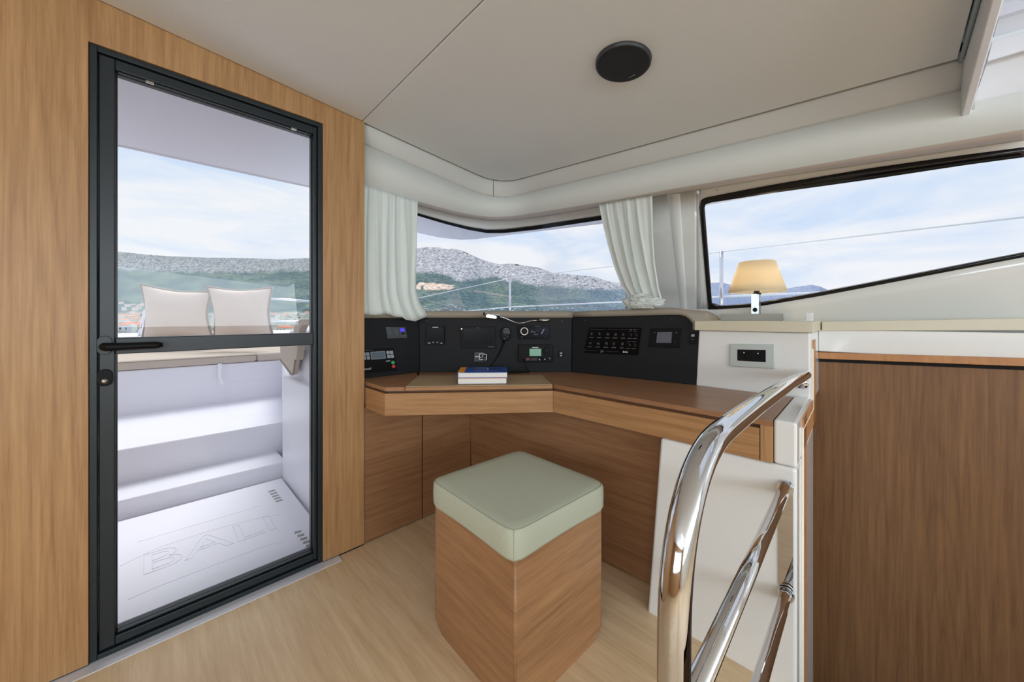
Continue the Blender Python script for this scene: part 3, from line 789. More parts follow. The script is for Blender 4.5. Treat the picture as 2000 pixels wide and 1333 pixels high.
# microphone
mc = pp(987.5, 655, PL_M, .0)
r = thing('radio_microphone', tuple(mc), 'black handheld radio microphone hanging between the wide screen and the stereo', 'microphone')
mic = [(978.5, 650), (978.8, 645), (981, 641.5), (985, 639.6), (990, 639.6), (994, 641.2), (996.8, 645), (997, 651), (995.8, 659), (992.5, 664.5), (987.5, 667), (983, 665.6), (979.8, 661.5), (978.6, 656)]
plate('body', mic, PL_M, .0005, .026, BLACKPL, r, .004)
gr = plate('grille', [(982, 650), (984, 642.5), (988, 640.6), (993, 641.8), (996, 645.6), (996, 653)], PL_M, .026, .0272, GREYPL, r, .0004)
marks('grille_slot', [[(983 + k * -.2, 643.2 + k * 1.65), (995.5, 644.6 + k * 1.65), (995.5, 645.2 + k * 1.65), (983 + k * -.2, 643.8 + k * 1.65)] for k in range(4)], PL_M, .0277, BLACKPL, gr)
marks('key_symbols', [Q(985.5, 653.6, 988.5, 654.4), Q(983.5, 661, 986.5, 662.4), Q(990.5, 657.8, 993.5, 658.6)], PL_M, .0266, DIMP, r)
bk = [pp(984.5, 666, PL_M, .010), pp(982, 675, PL_M, .008), pp(977, 687, PL_M, .004), pp(968, 702, PL_M, .0035), pp(960, 713, PL_M, .005), pp(958, 720, PL_M, .012), pp(957, 727, PL_M, .025)]
mk('cable', MB().tube(bk, [.006, .0045, .0035, .003, .003, .003, .003], 8), BLACKPL, r)
# stereo
q = [(1010.5, 636.5), (1073.5, 636.5), (1073.5, 662.5), (1012, 662.5)]
r = inst('marine_stereo', q, PL_M, .010, BLACKGL, 'black stereo with a silver ringed knob under the reading light base', 'stereo')
disc('knob', 1024.2, 647.5, 6.2, 6.2, PL_M, .010, .020, BLACKPL, r, 28, bevel=.001)
disc('knob_ring', 1024.2, 647.5, 7.4, 7.4, PL_M, .010, .0215, CHROMEB, r, 28, hole=.84)
plate('screen', [(1034, 640), (1071, 640), (1071, 657), (1034, 657)], PL_M, .010, .0104, plain('navy_screen', (16, 18, 30), .2, spec=.12), r)
marks('screen_text', [Q(1036.5, 648.2, 1046.5, 649.6), Q(1042, 653, 1051, 654), Q(1036.5, 645.5, 1041, 646.1), Q(1048.5, 645.5, 1051, 646.1)], PL_M, .0109, DIMP, r)
marks('screen_picture', [[(1056.5, 652.3), (1062, 642.5), (1063.6, 643.5), (1058.4, 652.8)]], PL_M, .0109, plain('pale_blue', (120, 128, 170), .5), r)
marks('printed_line', [Q(1045.5, 637.2, 1055, 638), Q(1018, 658, 1020.5, 659), Q(1064, 658.3, 1066.5, 658.9)], PL_M, .0106, DIMP, r)
# VHF radio
q = [(1013, 675.6), (1016, 674), (1077, 674), (1079.5, 677), (1080, 705), (1077, 708), (1015.5, 708), (1012.5, 704.5)]
r = inst('radio', q, PL_M, .020, BLACKPL, 'black marine radio with a pale green screen above the coiled cord', 'radio', .003)
plate('screen', Q(1034.3, 681.7, 1057, 695.8), PL_M, .020, .0208, LCDG, r)
disc('knob', 1068.2, 685.5, 5.6, 6.2, PL_M, .020, .032, BLACKPL, r, 24, bevel=.0015)
marks('speaker_slot', [Q(1016.5, 681 + k * 2, 1031.5, 682 + k * 2) for k in range(5)], PL_M, .0206, DARKGAP, r)
plate('key', Q(1027.5, 699.5, 1034.5, 704.5), PL_M, .020, .0215, DARKRED, r, .0004)['label'] = 'reddish key'
plate('key', Q(1037, 700, 1049, 704.5), PL_M, .020, .0215, plain('dark_key', (52, 26, 28), .4), r, .0004)
for x in (1051, 1061): plate('key', Q(x, 699, x + 8, 704.5), PL_M, .020, .0215, BLACKGL, r, .0004)
marks('key_symbols', [Q(1052.5, 701, 1053.8, 702.8), Q(1053.6, 702.8, 1055.5, 704), Q(1063, 701.3, 1065.6, 702.3), Q(1063.6, 702.8, 1065, 703.8)], PL_M, .0221, WHITEP, r)
marks('printed_line', [Q(1039.5, 678.7, 1051.5, 679.8)], PL_M, .0206, WHITEP, r)
disc('button', 1073.5, 700.5, 1.8, 1.8, PL_M, .020, .023, DIMP, r, 12)
# coiled cord from radio down to the table and behind the books
cd = thing('coiled_cord', tuple(pp(1030, 727, PL_M, .03)), 'black coiled cord lying on the table behind the books', 'cord')
zc_ = EYE + ZT + .006
start = pp(1022, 702, PL_M, .02)
pth = [start, pp(1022.5, 706, PL_M, .034), pp(1026, 714, PL_M, .034), pp(1031, 723, PL_M, .030)]
coil = []
pa, pb = at(1034, 727.6, z=ZT + .006), at(985, 729.0, z=ZT + .006)
for k in range(0, 22 * 8):
    f = k / (22 * 8 - 1); c = pa.lerp(pb, f); ax = (pb - pa).normalized(); sd = Vector((0, 0, 1)).cross(ax)
    a = 2 * math.pi * k / 8
    coil.append(c + (sd * math.cos(a) + Vector((0, 0, 1)) * math.sin(a)) * .0042)
mk('cord_lead', MB().tube(pth + [coil[0]], .0022, 6), BLACKPL, cd)
mk('cord_coil', MB().tube(coil, .0014, 5), BLACKPL, cd)
# 12v socket
r = thing('power_socket', tuple(pp(1096, 698, PL_M)), 'small round black socket with white marks right of the radio', 'socket')
disc('case', 1096, 692, 6.6, 7.0, PL_M, 0.0003, .006, BLACKPL, r, bevel=.001)
marks('symbols', [Q(1094.5, 688.4, 1097.5, 689.3), Q(1093, 690.4, 1098.5, 691.1), Q(1094.5, 693.9, 1097, 694.8), Q(1093.8, 695.1, 1098, 696)], PL_M, .0066, WHITEP, r)
# switch panel (right board)
q = [(1150, 640), (1253, 640.5), (1246, 694.5), (1140, 689.5)]
r = inst('switch_panel', q, PL_R, .005, BLACKGL, 'large black switch panel with two rows of white symbols on the right board', 'control panel')
rs = [subq(q, .02, .072, .31, .078), subq(q, .36, .072, .76, .078), subq(q, .93, .072, .97, .078), subq(q, .08, .895, .23, .902), subq(q, .40, .905, .64, .912)]
marks('printed_line', rs, PL_R, .0056, DIMP, r)
icons = []; caps = []
for row in range(2):
    for k in range(5):
        s = .085 + k * .148 + (0.004 if row else 0); t = .25 + row * .36
        for _ in range(3):
            ds, dt = random.uniform(-.015, .015), random.uniform(-.03, .03)
            icons.append(subq(q, s + ds - .008, t + dt - .02, s + ds + .008, t + dt + .02))
        caps.append(subq(q, s - .05 + random.random() * .02, t + .13, s + .04, t + .155))
    for k in range(2):
        s = .80 + k * .10; t = .25 + row * .37
        for j in range(4): caps.append(subq(q, s - .035 + j * .02, t - .115, s - .028 + j * .02, t - .095))
        caps.append(subq(q, s - .04, t + .135, s + .04, t + .155))
        icons.append(subq(q, s + .028, t - .02, s + .034, t + .07))
caps += [subq(q, .30, .862, .36, .875), subq(q, .30, .955, .345, .97)]
icons += [subq(q, .30, .90, .36, .925), subq(q, .78, .058, .82, .095), subq(q, .84, .066, .91, .09), subq(q, .0, .885, .05, .90)]
marks('switch_symbols', icons, PL_R, .0056, DIMP, r); marks('switch_captions', caps, PL_R, .0056, DIMP, r)
for row in range(2):
    for k in range(7):
        s = .085 + k * .148 if k < 5 else .80 + (k - 5) * .10
        c_ = quadpt(q, s, .25 + row * .36); disc('switch', c_[0], c_[1], 3.6 if k < 5 else 2.7, 4.4, PL_R, .0046, .0054, BLACKPL, r, 14)
lo = pp(1216.5, 689.5, PL_R, .0058); exr = (pp(1230, 690, PL_R, .0058) - lo)
text('lettering', 'BALI', WHITEP, r, lo, exr, (0, 0, 1), .0125)
# small touch display on the right board
q = [(1271, 642), (1330, 641.5), (1327, 680), (1266, 678)]
r = inst('wall_thermostat', q, PL_R, .006, BLACKPL, 'black display with a plain grey screen near the right end of the boards', 'display')
plate('screen', [(1284, 649.2), (1312.5, 649), (1311, 670.5), (1281.5, 670)], PL_R, .006, .0066, LCDS, r)
marks('printed_marks', [subq(q, .12, .2, .17, .26), subq(q, .83, .2, .89, .26), subq(q, .84, .7, .87, .74)], PL_R, .0066, GREYPL, r)
# usb socket
q = [(1349, 650.5), (1361, 650.5), (1359, 672.5), (1346, 672.5)]
r = inst('charging_socket', q, PL_R, .008, BLACKPL, 'narrow black charging socket beside the white column', 'socket')
plate('port', [(1350.3, 653.5), (1356.5, 653.5), (1356.2, 657.8), (1350, 657.8)], PL_R, .008, .0086, KEYG, r)
marks('printed_line', [Q(1349.5, 663, 1354.5, 663.8)], PL_R, .0086, DIMP, r)

# reading light
rl = thing('reading_light', tuple(pp(1060, 627, PL_M)), 'chrome flexible reading light lit over the middle board', 'lamp')
bL, bR = pp(1053.5, 625.8, PL_M, .016), pp(1073.5, 626, PL_M, .016)
mk('mount', MB().tube([bL, bR], .009, 18), CHROMEB, rl)
mk('mount_stud', MB().tube([pp(1063, 626, PL_M, .0005), pp(1063, 626, PL_M, .010)], .006, 12), CHROMEB, rl)
fx = [(1054, 626, .016), (1046, 626.2, .02), (1038, 626.8, .03), (1030, 629, .04), (1021, 631.3, .05), (1012, 631.8, .06), (1005, 630, .07), (995, 625.5, .08), (985, 621.5, .09), (975, 618.6, .10)]
mk('flexible_stem', MB().tube([pp(x, y, PL_M, o) for x, y, o in fx], .0032, 10), CHROME, rl)
hA, hB = pp(975.5, 618, PL_M, .10), pp(945.5, 613.3, PL_M, .12)
hd_ = mk('lamp_head', MB().tube([hA, hB], .0078, 20), CHROME, rl)
mk('head_cap', MB().tube([hB, hB + (hB - hA).normalized() * .004], .0082, 20), BLACKPL, hd_)
a1, a2 = hA.lerp(hB, .2) + Vector((-.005, -.005, -.009)), hA.lerp(hB, .85) + Vector((-.005, -.005, -.009))
mk('light_strip', MB().tube([a1, a1.lerp(a2, .05), a1.lerp(a2, .95), a2], [.0035, .0058, .0058, .0035], 12), LAMPLED, hd_)

# books
def book(name, fl, fr, depth_dir, w, d, h, z0, cover, page, label, spine_c=None, dark=None):
    r = thing(name, (fl.x, fl.y, z0), label, 'book', 'books stacked on the writing lid')
    ex = (fr - fl); ex.z = 0; ex.normalize(); ey = Vector((-ex.y, ex.x, 0)); o = Vector((fl.x, fl.y, z0))
    def bx(a0, a1, b0, b1, c0, c1, nm, mt, bev=0.0):
        P_ = [o + ex * a0 + ey * b0, o + ex * a1 + ey * b0, o + ex * a1 + ey * b1, o + ex * a0 + ey * b1]
        return mk(nm, MB().prism([p + Vector((0, 0, c0)) for p in P_], (0, 0, c1 - c0)), mt, r, bevel=bev)
    bx(.003, w - .002, .003, d - .003, .002, h - .002, 'pages', page)
    bx(0, w, 0, d, 0, .002, 'back_cover', dark or cover)
    bx(0, w, 0, d, h - .002, h, 'front_cover', cover)
    bx(0, .002, 0, d, 0, h, 'spine', dark or cover)
    return r, o, ex, ey, bx
zt_ = EYE + ZT + .001
f0, f1 = at(893, 751.5, z=ZT + .001), at(990, 750.5, z=ZT + .001)
w_ = (f1 - f0).length
r, o, ex, ey, bx = book('book', f0, f1, None, w_, .165, .026, zt_, ORANGE, PAPER, 'thick book with dark spine lying under the blue atlas', dark=DARKCOV)
f0b = f0 + ex * .001 + ey * .001
r, o, ex, ey, bx = book('book', f0b, f1 + ex * .004, None, w_ + .002, .165, .024, zt_ + .0262, BLUEB, PAPER, 'blue covered book with an orange strip, on top of its stack')
bx(.0, .028, 0, .165, .0241, .0246, 'orange_strip', ORANGE)['label'] = 'orange cover strip'
bx(.055, w_ - .02, .075, .11, .0241, .0246, 'title_band', NAVY)
bx(.125, .128, .07, .12, .0246, .0249, 'title_mark', PAPER)
for k in range(5): bx(.062 + k * .012, .070 + k * .012, .083, .095, .0246, .0249, 'title_letter', DIMP)
bx(.13, w_ - .01, .03, .045, .0241, .0246, 'cover_band', NAVY)

# ================================================================== STOOL
def camxy(X, Y): return Vector(((X + Y) / R2, (Y - X) / R2, 0))
ctr = camxy(.0174, 1.171); hl = Vector((-.2668, .0135)); hf = Vector((-.0100, -.2690))
cor = {'L': camxy(.0174 + hl.x, 1.171 + hl.y), 'R': camxy(.0174 - hl.x, 1.171 - hl.y), 'F': camxy(.0174 + hf.x, 1.171 + hf.y), 'B': camxy(.0174 - hf.x, 1.171 - hf.y)}
st = thing('stool', (ctr.x, ctr.y, 0), 'square oak box stool with a sage green cushion in front of the chart table', 'stool')
zb = 0.405
def side(p, q, th=.017, inset=.0):
    d = (q - p); L_ = d.length; e1 = d.normalized(); n = Vector((-e1.y, e1.x, 0))
    if n.dot(ctr - p) < 0: n = -n
    s0, s1 = .006, L_ - .006; c = .022
    pr = [(s0, .03), (s0 + .035, 0.0), (L_ - s0 - .035, 0.0), (s1, .03), (s1, zb), (s0, zb)]
    return mk('side_panel', MB().prism([p + e1 * a + Vector((0, 0, b)) for a, b in pr], n * th), WOOD_D2, st, bevel=.0008)
WOOD_D2 = wood('oak_stool', (0.09, 0.09, 1.6), light=(170, 127, 88), dark=(132, 93, 62), line=0.14, seed=15)
order = ['L', 'F', 'R', 'B']
for i in range(4): side(cor[order[i]], cor[order[(i + 1) % 4]])
for k in order:
    p = cor[k] + (ctr - cor[k]) * .012; d = (ctr - cor[k]).normalized(); s_ = Vector((-d.y, d.x, 0)) * .008
    mk('corner_edge', MB().prism([p, p + d * .012 + s_, p + d * .024, p + d * .012 - s_], (0, 0, zb)) if False else MB().tube([p + d * .004 + Vector((0, 0, .03)), p + d * .004 + Vector((0, 0, zb))], .0055, 8), WOOD_D2, st)
mk('seat_board', MB().prism([cor[k].lerp(ctr, .06) + Vector((0, 0, zb - .02)) for k in order], (0, 0, .019)), WOOD_D2, st)
# cushion: soft square slab
def cushion_grid(c, ax, ay, hx, hy, z0, z1, puff, n=14, pinch=.0, name='cushion', mat=CUSH, par=None, sag=0.0):
    rows = []
    prof = [(0.0, 0.90, 0), (0.0, 0.985, 0), (.10, 1.0, 0), (.5, 1.004, 0), (.86, 1.0, 0), (.97, .985, 0), (1.0, .955, 0)]
    per = []
    m = n * 4
    for k in range(m):
        s_ = k / n; side_ = int(s_); f = s_ - side_
        x, y = [(-1 + 2 * f, -1), (1, -1 + 2 * f), (1 - 2 * f, 1), (-1, 1 - 2 * f)][side_]
        r_ = .955 + .045 * max(abs(x) if abs(y) == 1 else abs(y), 0) ** 0
        pw = 14
        L_ = (abs(x) ** pw + abs(y) ** pw) ** (1 / pw)
        per.append((x / L_, y / L_, f))
    for (t, s_, _) in prof:
        row = []
        for (x, y, f) in per:
            sg = sag * math.sin(math.pi * f) if t < .3 else 0
            row.append(c + ax * x * hx * s_ + ay * y * hy * s_ + Vector((0, 0, z0 + (z1 - z0) * t + sg)))
        rows.append(row)
    for q_ in (.85, .65, .4, .15):
        rows.append([c + ax * x * hx * q_ + ay * y * hy * q_ + Vector((0, 0, z1 + puff * (1 - q_ ** 2))) for (x, y, f) in per])
    mb_ = MB().grid(rows, True); o_ = len(mb_.v); mb_.v.append(c + Vector((0, 0, z1 + puff)))
    b_ = o_ - m
    for k in range(m): mb_.f.append((b_ + k, b_ + (k + 1) % m, o_)); mb_.sm.append(True)
    mb_.v.append(c + Vector((0, 0, z0)));
    for k in range(m): mb_.f.append(((k + 1) % m, k, o_ + 1)); mb_.sm.append(True)
    ob = mk(name, mb_, mat, par)
    return ob, rows
sx = ((cor['F'] - cor['L'])).normalized(); sy = ((cor['R'] - cor['F'])).normalized(); sy = (sy - sx * sy.dot(sx)).normalized()
hs = .2015
cu, crow = cushion_grid(ctr + sx * .0 + Vector((0, 0, 0)), sx, sy, hs, hs, .397, .478, .006, name='cushion', par=st, sag=.006)
mk('seam', MB().tube([p + Vector((0, 0, .001)) for p in crow[5]] + [crow[5][0] + Vector((0, 0, .001))], .0008, 6, False), plain('sage_seam', (158, 164, 142), .9), cu)
for k in (0, 14, 28, 42):
    pts = [crow[j][k] for j in (1, 2, 3, 4, 5)]
    mk('corner_seam', MB().tube(pts, .0007, 5), plain('sage_seam', (158, 164, 142), .9), cu)

# ================================================================== WHITE CONSOLE, WORKTOPS
wc = thing('white_console', (1.5, .33, 0), 'white glossy moulded console between the chart table and the stairwell', 'console')
vs = lambda u: .151 + .035 * (u - 1.215)
low = [Vector((1.212, .151, -.9)), Vector((1.205, .572, -.9)), Vector((1.75, .60, -.9)), Vector((1.75, vs(1.75), -.9))]
lowt = [Vector((1.215, .151, EYE - .277)), Vector((1.222, .512, EYE - .30)), Vector((1.75, .53, EYE - .30)), Vector((1.75, vs(1.75), EYE - .277))]
lowt2 = [Vector((1.215, .151, EYE - .277)), Vector((1.222, .212, EYE - .277)), Vector((1.75, .212, EYE - .277)), Vector((1.75, vs(1.75), EYE - .277))]
mb = MB().add(low + lowt, [(0, 1, 2, 3), (4, 5, 6, 7), (0, 1, 5, 4), (1, 2, 6, 5), (2, 3, 7, 6), (3, 0, 4, 7)])
zlb = EYE - .3985
vl_t, vl_b = at(1290, 855, u=1.213).y, at(1265, 1195, u=1.207).y
lowc = mk('lower_body', MB().add([(1.213, .151, -.9), (1.205, vl_b + .069, -.9), (1.75, .62, -.9), (1.75, vs(1.75), -.9), (1.213, .151, zlb), (1.213, vl_t, zlb), (1.75, .55, zlb), (1.75, vs(1.75), zlb)],
    [(0, 1, 2, 3), (4, 5, 6, 7), (0, 1, 5, 4), (1, 2, 6, 5), (2, 3, 7, 6), (3, 0, 4, 7)]), GEL, wc, bevel=.010, seg=4)
mk('side_ledge', MB().prism([(1.214, .151, EYE - .3975), (1.214, .2027, EYE - .3975), (1.60, .2115, EYE - .3975), (1.62, .2115, EYE - .3975), (1.70, vs(1.7), EYE - .3975)], (0, 0, .1205)), GEL, wc, bevel=.008, seg=4)
colL0, colL1 = at(1358.5, 752, u=1.640), at(1364.5, 640, u=1.625)
mk('upper_body', MB().add([(1.640, colL0.y, EYE - .30), (1.640, vs(1.64), EYE - .30), (2.30, vs(1.9) + .004, EYE - .30), (2.30, colL0.y, EYE - .30),
                            (1.625, colL1.y, EYE - .0500), (1.625, vs(1.64), EYE - .0500), (2.30, vs(1.9) + .004, EYE - .0500), (2.30, colL1.y, EYE - .0500)],
   [(0, 1, 2, 3), (4, 5, 6, 7), (0, 1, 5, 4), (1, 2, 6, 5), (2, 3, 7, 6), (3, 0, 4, 7)]), GEL, wc, bevel=.007, seg=3)
# stairwell edging: cream bead and oak strip following the console side
def vv(u): return vs(u) - .0015
prof_c = [(1.69, EYE - .11), (1.69, EYE - .325), (1.33, EYE - .318), (1.33, -.8)]
mk('cream_bead', MB().tube([(u, vv(u), z) for u, z in prof_c], .004, 8), CREAM, wc)
prof_w = [(1.75, EYE - .125), (1.75, EYE - .34), (1.39, EYE - .335), (1.39, -.8)]
def strip(prof, w, v_off, th):
    mb = MB(); n = len(prof)
    for i in range(n - 1):
        (u0, z0), (u1, z1) = prof[i], prof[i + 1]
        d = Vector((u1 - u0, 0, z1 - z0)).normalized(); nn = Vector((-d.z, 0, d.x)) * w / 2
        e0 = Vector((u0, 0, z0)) - d * w / 2; e1 = Vector((u1, 0, z1)) + d * w / 2
        mb.prism([Vector((p.x, vs(p.x) + v_off, p.z)) for p in (e0 - nn, e1 - nn, e1 + nn, e0 + nn)], (0, -th, 0))
    return mb
mk('oak_edging', strip(prof_w, .09, .002, .006), TRIMWOOD, wc)
# flush plate, sockets
sp = thing('wall_socket', tuple(at(1469, 718, u=1.622)), 'pale metal double socket plate on the white console under the lamp', 'socket')
def onface(px, py, off=0.0):
    return at(px, py, u=1.628 - off)
def fplate(name, q, o0, o1, mat, par, bevel=0.0):
    return mk(name, MB().prism([onface(x, y, o1) for x, y in q], (o1 - o0, 0, 0)), mat, par, bevel=bevel)
fplate('plate', [(1425.4, 672), (1512.7, 673.5), (1512.7, 720.8), (1425.4, 715.8)], -.002, .008, SOCKPL, sp, .002)
fplate('socket_insert', [(1440, 683), (1495.5, 684), (1495.5, 708), (1440, 704.8)], .008, .0095, BLACKPL, sp, .0005)
for cx, cy in ((1453.6, 694.4), (1481, 695.8)):
    pts = [(cx + 11.5 * math.cos(2 * math.pi * k / 24), cy + 9.8 * math.sin(2 * math.pi * k / 24)) for k in range(24)]
    O = [onface(x, y, .0098) for x, y in pts]; I = [onface(cx + (x - cx) * .9, cy + (y - cy) * .9, .0075) for x, y in pts]
    I2 = [onface(cx + (x - cx) * .86, cy + (y - cy) * .86, .0097) for x, y in pts]
    so = mk('socket_well', MB().loft(O, I, True).loft(I, I2, True), GREYPL, sp)
    for dx, dy, rr, mt in ((-4.3, 1, 1.4, DARKGAP), (6.2, 1.2, 1.4, DARKGAP), (-.6, -5, 1.2, WHITEP)):
        fplate('contact', [(cx + dx + rr * math.cos(2 * math.pi * k / 10), cy + dy + rr * math.sin(2 * math.pi * k / 10)) for k in range(10)], .0094, .0102, mt, so)
# worktops
wt = thing('worktop', (1.9, .35, EYE - .05), 'beige stone-look worktop slab on the white console carrying the lamp', 'worktop')
s0 = at(1357, 628, u=1.60); s1 = at(1588, 628, u=1.60)
mk('slab', MB().prism([(1.60, s0.y, EYE - .0495), (1.60, s1.y, EYE - .0495), (1.915, .1635, EYE - .0495), (2.35, .1635, EYE - .0495), (2.35, .75, EYE - .0495), (1.75, .62, EYE - .0495)], (0, 0, .038)), SLAB, wt, bevel=.0015)
wt2 = thing('worktop', (2.1, -.2, EYE - .05), 'beige worktop strip running along the white wall above the stairwell', 'worktop')
p0 = at(1605, 629, u=1.92); p1 = at(2060, 621, u=1.92)
zz0 = at(1605, 646.7, u=1.92).z; zz1 = at(2060, 645.6, u=1.92).z
mk('slab', MB().add([(1.92, p0.y, zz0), (1.92, p1.y, zz1), (2.32, p1.y, zz1), (2.32, p0.y, zz0), (1.92, p0.y, p0.z), (1.92, p1.y, p1.z), (2.32, p1.y, p1.z), (2.32, p0.y, p0.z)],
   [(0, 1, 2, 3), (4, 5, 6, 7), (0, 1, 5, 4), (1, 2, 6, 5), (2, 3, 7, 6), (3, 0, 4, 7)]), SLAB, wt2, bevel=.0015)
cl = thing('catch_block', (1.72, .2, EYE - .0115), 'small white block at the right end of the lamp worktop', 'block')
k0 = at(1574, 611.5, u=1.72); k1 = at(1587, 628, u=1.72)
mk('block', MB().box((1.72, k1.y, EYE - .0113), (1.735, k0.y, k0.z)), GEL, cl, bevel=.001)
mk('flange', MB().box((1.735, k1.y, EYE - .0113), (1.75, k0.y - .012, k0.z)), GEL, cl, bevel=.001)
# stairwell far wall
sw = S(thing('wall_panel', (1.97, -.3, -1.2)), 'oak panel wall across the stairwell, darkened in colour for its shade')
UP = 1.952
z_t0, z_t1 = at(1602, 688, u=1.945).z, at(2000, 699, u=1.945).z
v_l, v_r = .172, -.62
zz = lambda v: z_t0 + (z_t1 - z_t0) * (v - .162) / (-.325 - .162)
mk('panel', MB().box((UP, v_r, -1.3), (UP + .03, v_l + .03, zz(v_r) + .0)), SHADEWOOD, sw)
mk('rail_shadow_strip', MB().add([(UP - .003, v_l, zz(v_l) - .040), (UP - .003, v_r, zz(v_r) - .040), (UP + .01, v_r, zz(v_r) - .040), (UP + .01, v_l, zz(v_l) - .040), (UP - .003, v_l, zz(v_l) - .024), (UP - .003, v_r, zz(v_r) - .024), (UP + .01, v_r, zz(v_r) - .024), (UP + .01, v_l, zz(v_l) - .024)],
   [(0, 1, 2, 3), (4, 5, 6, 7), (0, 1, 5, 4), (1, 2, 6, 5), (2, 3, 7, 6), (3, 0, 4, 7)]), DARKGAP, sw)  # black strip laid under the rail as its painted shadow
mk('oak_rail', MB().add([(1.925, v_l, zz(v_l) - .026), (1.925, v_r, zz(v_r) - .026), (UP + .03, v_r, zz(v_r) - .026), (UP + .03, v_l, zz(v_l) - .026),
                         (1.925, v_l, zz(v_l)), (1.925, v_r, zz(v_r)), (UP + .03, v_r, zz(v_r)), (UP + .03, v_l, zz(v_l))],
   [(0, 1, 2, 3), (4, 5, 6, 7), (0, 1, 5, 4), (1, 2, 6, 5), (2, 3, 7, 6), (3, 0, 4, 7)]), TRIMWOOD, sw, bevel=.002)
mk('white_band', MB().box((1.935, v_r, EYE - .135), (UP + .03, v_l, EYE - .045)), GEL, sw, bevel=.004)

# table lamp
tl = camxy(0, 0); a_ = (1478 - HX) / FPX; TLt = 1.78
lp = lambda px, t: camxy((px - HX) / FPX * t, t)
box_ = thing('lamp_box', tuple(lp(1468, TLt)) [:2] + (EYE - .0115,), 'flat grey box on the worktop under the table lamp', 'box')
bz1 = EYE + (HY - 613.5) / FPX * 1.70
c_ = [lp(1408, 1.70), lp(1528, 1.70), lp(1531, 1.85), lp(1413, 1.85)]
mk('case', MB().prism([p + Vector((0, 0, EYE - .0113)) for p in c_], (0, 0, bz1 - EYE + .0113)), plain('grey_box', (138, 136, 128), .6), box_, bevel=.0015)
mk('lid_line', MB().prism([p.lerp(lp(1468, 1.77), -.004) + Vector((0, 0, bz1 - .008)) for p in c_], (0, 0, .0012)), plain('grey_box_dark', (140, 138, 130), .5), box_)
L = thing('table_lamp', tuple(lp(1476, 1.77))[:2] + (bz1,), 'lit table lamp with cream cone shade standing by the side window', 'lamp')
sxl, sxr = 1467.5, 1483.5
zs1 = EYE + (HY - 574) / FPX * 1.76
c_ = [lp(1467, 1.755), lp(1482.5, 1.755), lp(1486, 1.79), lp(1470.5, 1.79)]
mk('stem', MB().prism([p + Vector((0, 0, bz1)) for p in c_], (0, 0, zs1 - bz1)), plain('satin_steel', (168, 172, 178), .35, metal=.9), L, bevel=.0015)
nrm = camxy(0, -1)
sc_ = lp(1475, 1.753); sc_.z = EYE + (HY - 605.5) / FPX * 1.753
mk('switch', MB().lathe([(0, .005), (.008, .004), (.0105, 0)], sc_, nrm, 18), BLACKPL, L)
shc = lp(1478, 1.77); zb_, zt2 = EYE + (HY - 571) / FPX * 1.77, EYE + (HY - 512) / FPX * 1.77
rb_, rt_ = 48.5 / FPX * 1.77, 30.0 / FPX * 1.77
shade = mk('shade', MB().lathe([(rb_, 0), (rb_ * .75 + rt_ * .25, (zt2 - zb_) * .25), ((rb_ + rt_) / 2, (zt2 - zb_) * .5), (rt_, zt2 - zb_)], shc + Vector((0, 0, zb_)), n=48), SHADE_M, L, solid=.0008)
mk('shade_hem', MB().tube([shc + Vector((rb_ * math.cos(k * math.pi / 24), rb_ * math.sin(k * math.pi / 24), zb_)) for k in range(49)], .0012, 6, False), CREAM, shade)
mk('bulb_holder', MB().lathe([(0, .0), (.018, 0), (.018, .006), (.012, .008), (.012, .03), (0, .03)], shc + Vector((0, 0, zs1 - .003)), n=20), BLACKPL, L)
mk('bulb', MB().lathe([(.008, 0), (.016, .012), (.02, .028), (.016, .045), (0, .052)], shc + Vector((0, 0, zs1 + .024)), n=16), plain('warm_bulb', (255, 240, 210), .4, emit=(255, 214, 150), es=9.0), L)
mk('shade_carrier', MB().tube([shc + Vector((0, 0, zs1 + .02)), shc + Vector((rb_ * .6, 0, zs1 + .03)), shc + Vector((rb_ * .93, 0, zb_ + .02))], .0012, 6), CHROMEB, L)
pl_ = bpy.data.lights.new('table_lamp_glow', 'POINT'); pl_.energy = 1.25; pl_.color = (1, .92, .78); pl_.shadow_soft_size = .02
po = bpy.data.objects.new('table_lamp_glow', pl_); po.location = shc + Vector((0, 0, (zb_ + zt2) / 2 + .01)); COL.objects.link(po)

# ================================================================== STAINLESS RAIL
hr = thing('handrail', (.387, .15, 0), 'polished steel stair handrail with bent top and two lower bars', 'handrail')
P0 = Vector((.387, .150, 0)); ztop = EYE - .158
E1 = at(1573, 733, u=1.600)
def catmull(P_, n=5):
    out = []
    for i in range(len(P_) - 1):
        p0, p1, p2, p3 = P_[max(i - 1, 0)], P_[i], P_[i + 1], P_[min(i + 2, len(P_) - 1)]
        for k in range(n):
            t = k / n
            out.append(.5 * ((2 * p1) + (p2 - p0) * t + (2 * p0 - 5 * p1 + 4 * p2 - p3) * t * t + (3 * p1 - p0 - 3 * p2 + p3) * t ** 3))
    return out + [P_[-1]]
R_ = .150
raw = [Vector((.387, .150, -.35)), Vector((.3875, .150, ztop - R_))]
for k in range(1, 13):
    a = math.pi / 2 * k / 12
    raw.append(Vector((.3875 + R_ * (1 - math.cos(a)), .150 + .004 * k / 12, ztop - R_ + R_ * math.sin(a))))
raw += [Vector((.80, .160, ztop - .004)), Vector((1.2, .168, ztop - .016)), Vector((1.45, .173, ztop - .030)), E1]
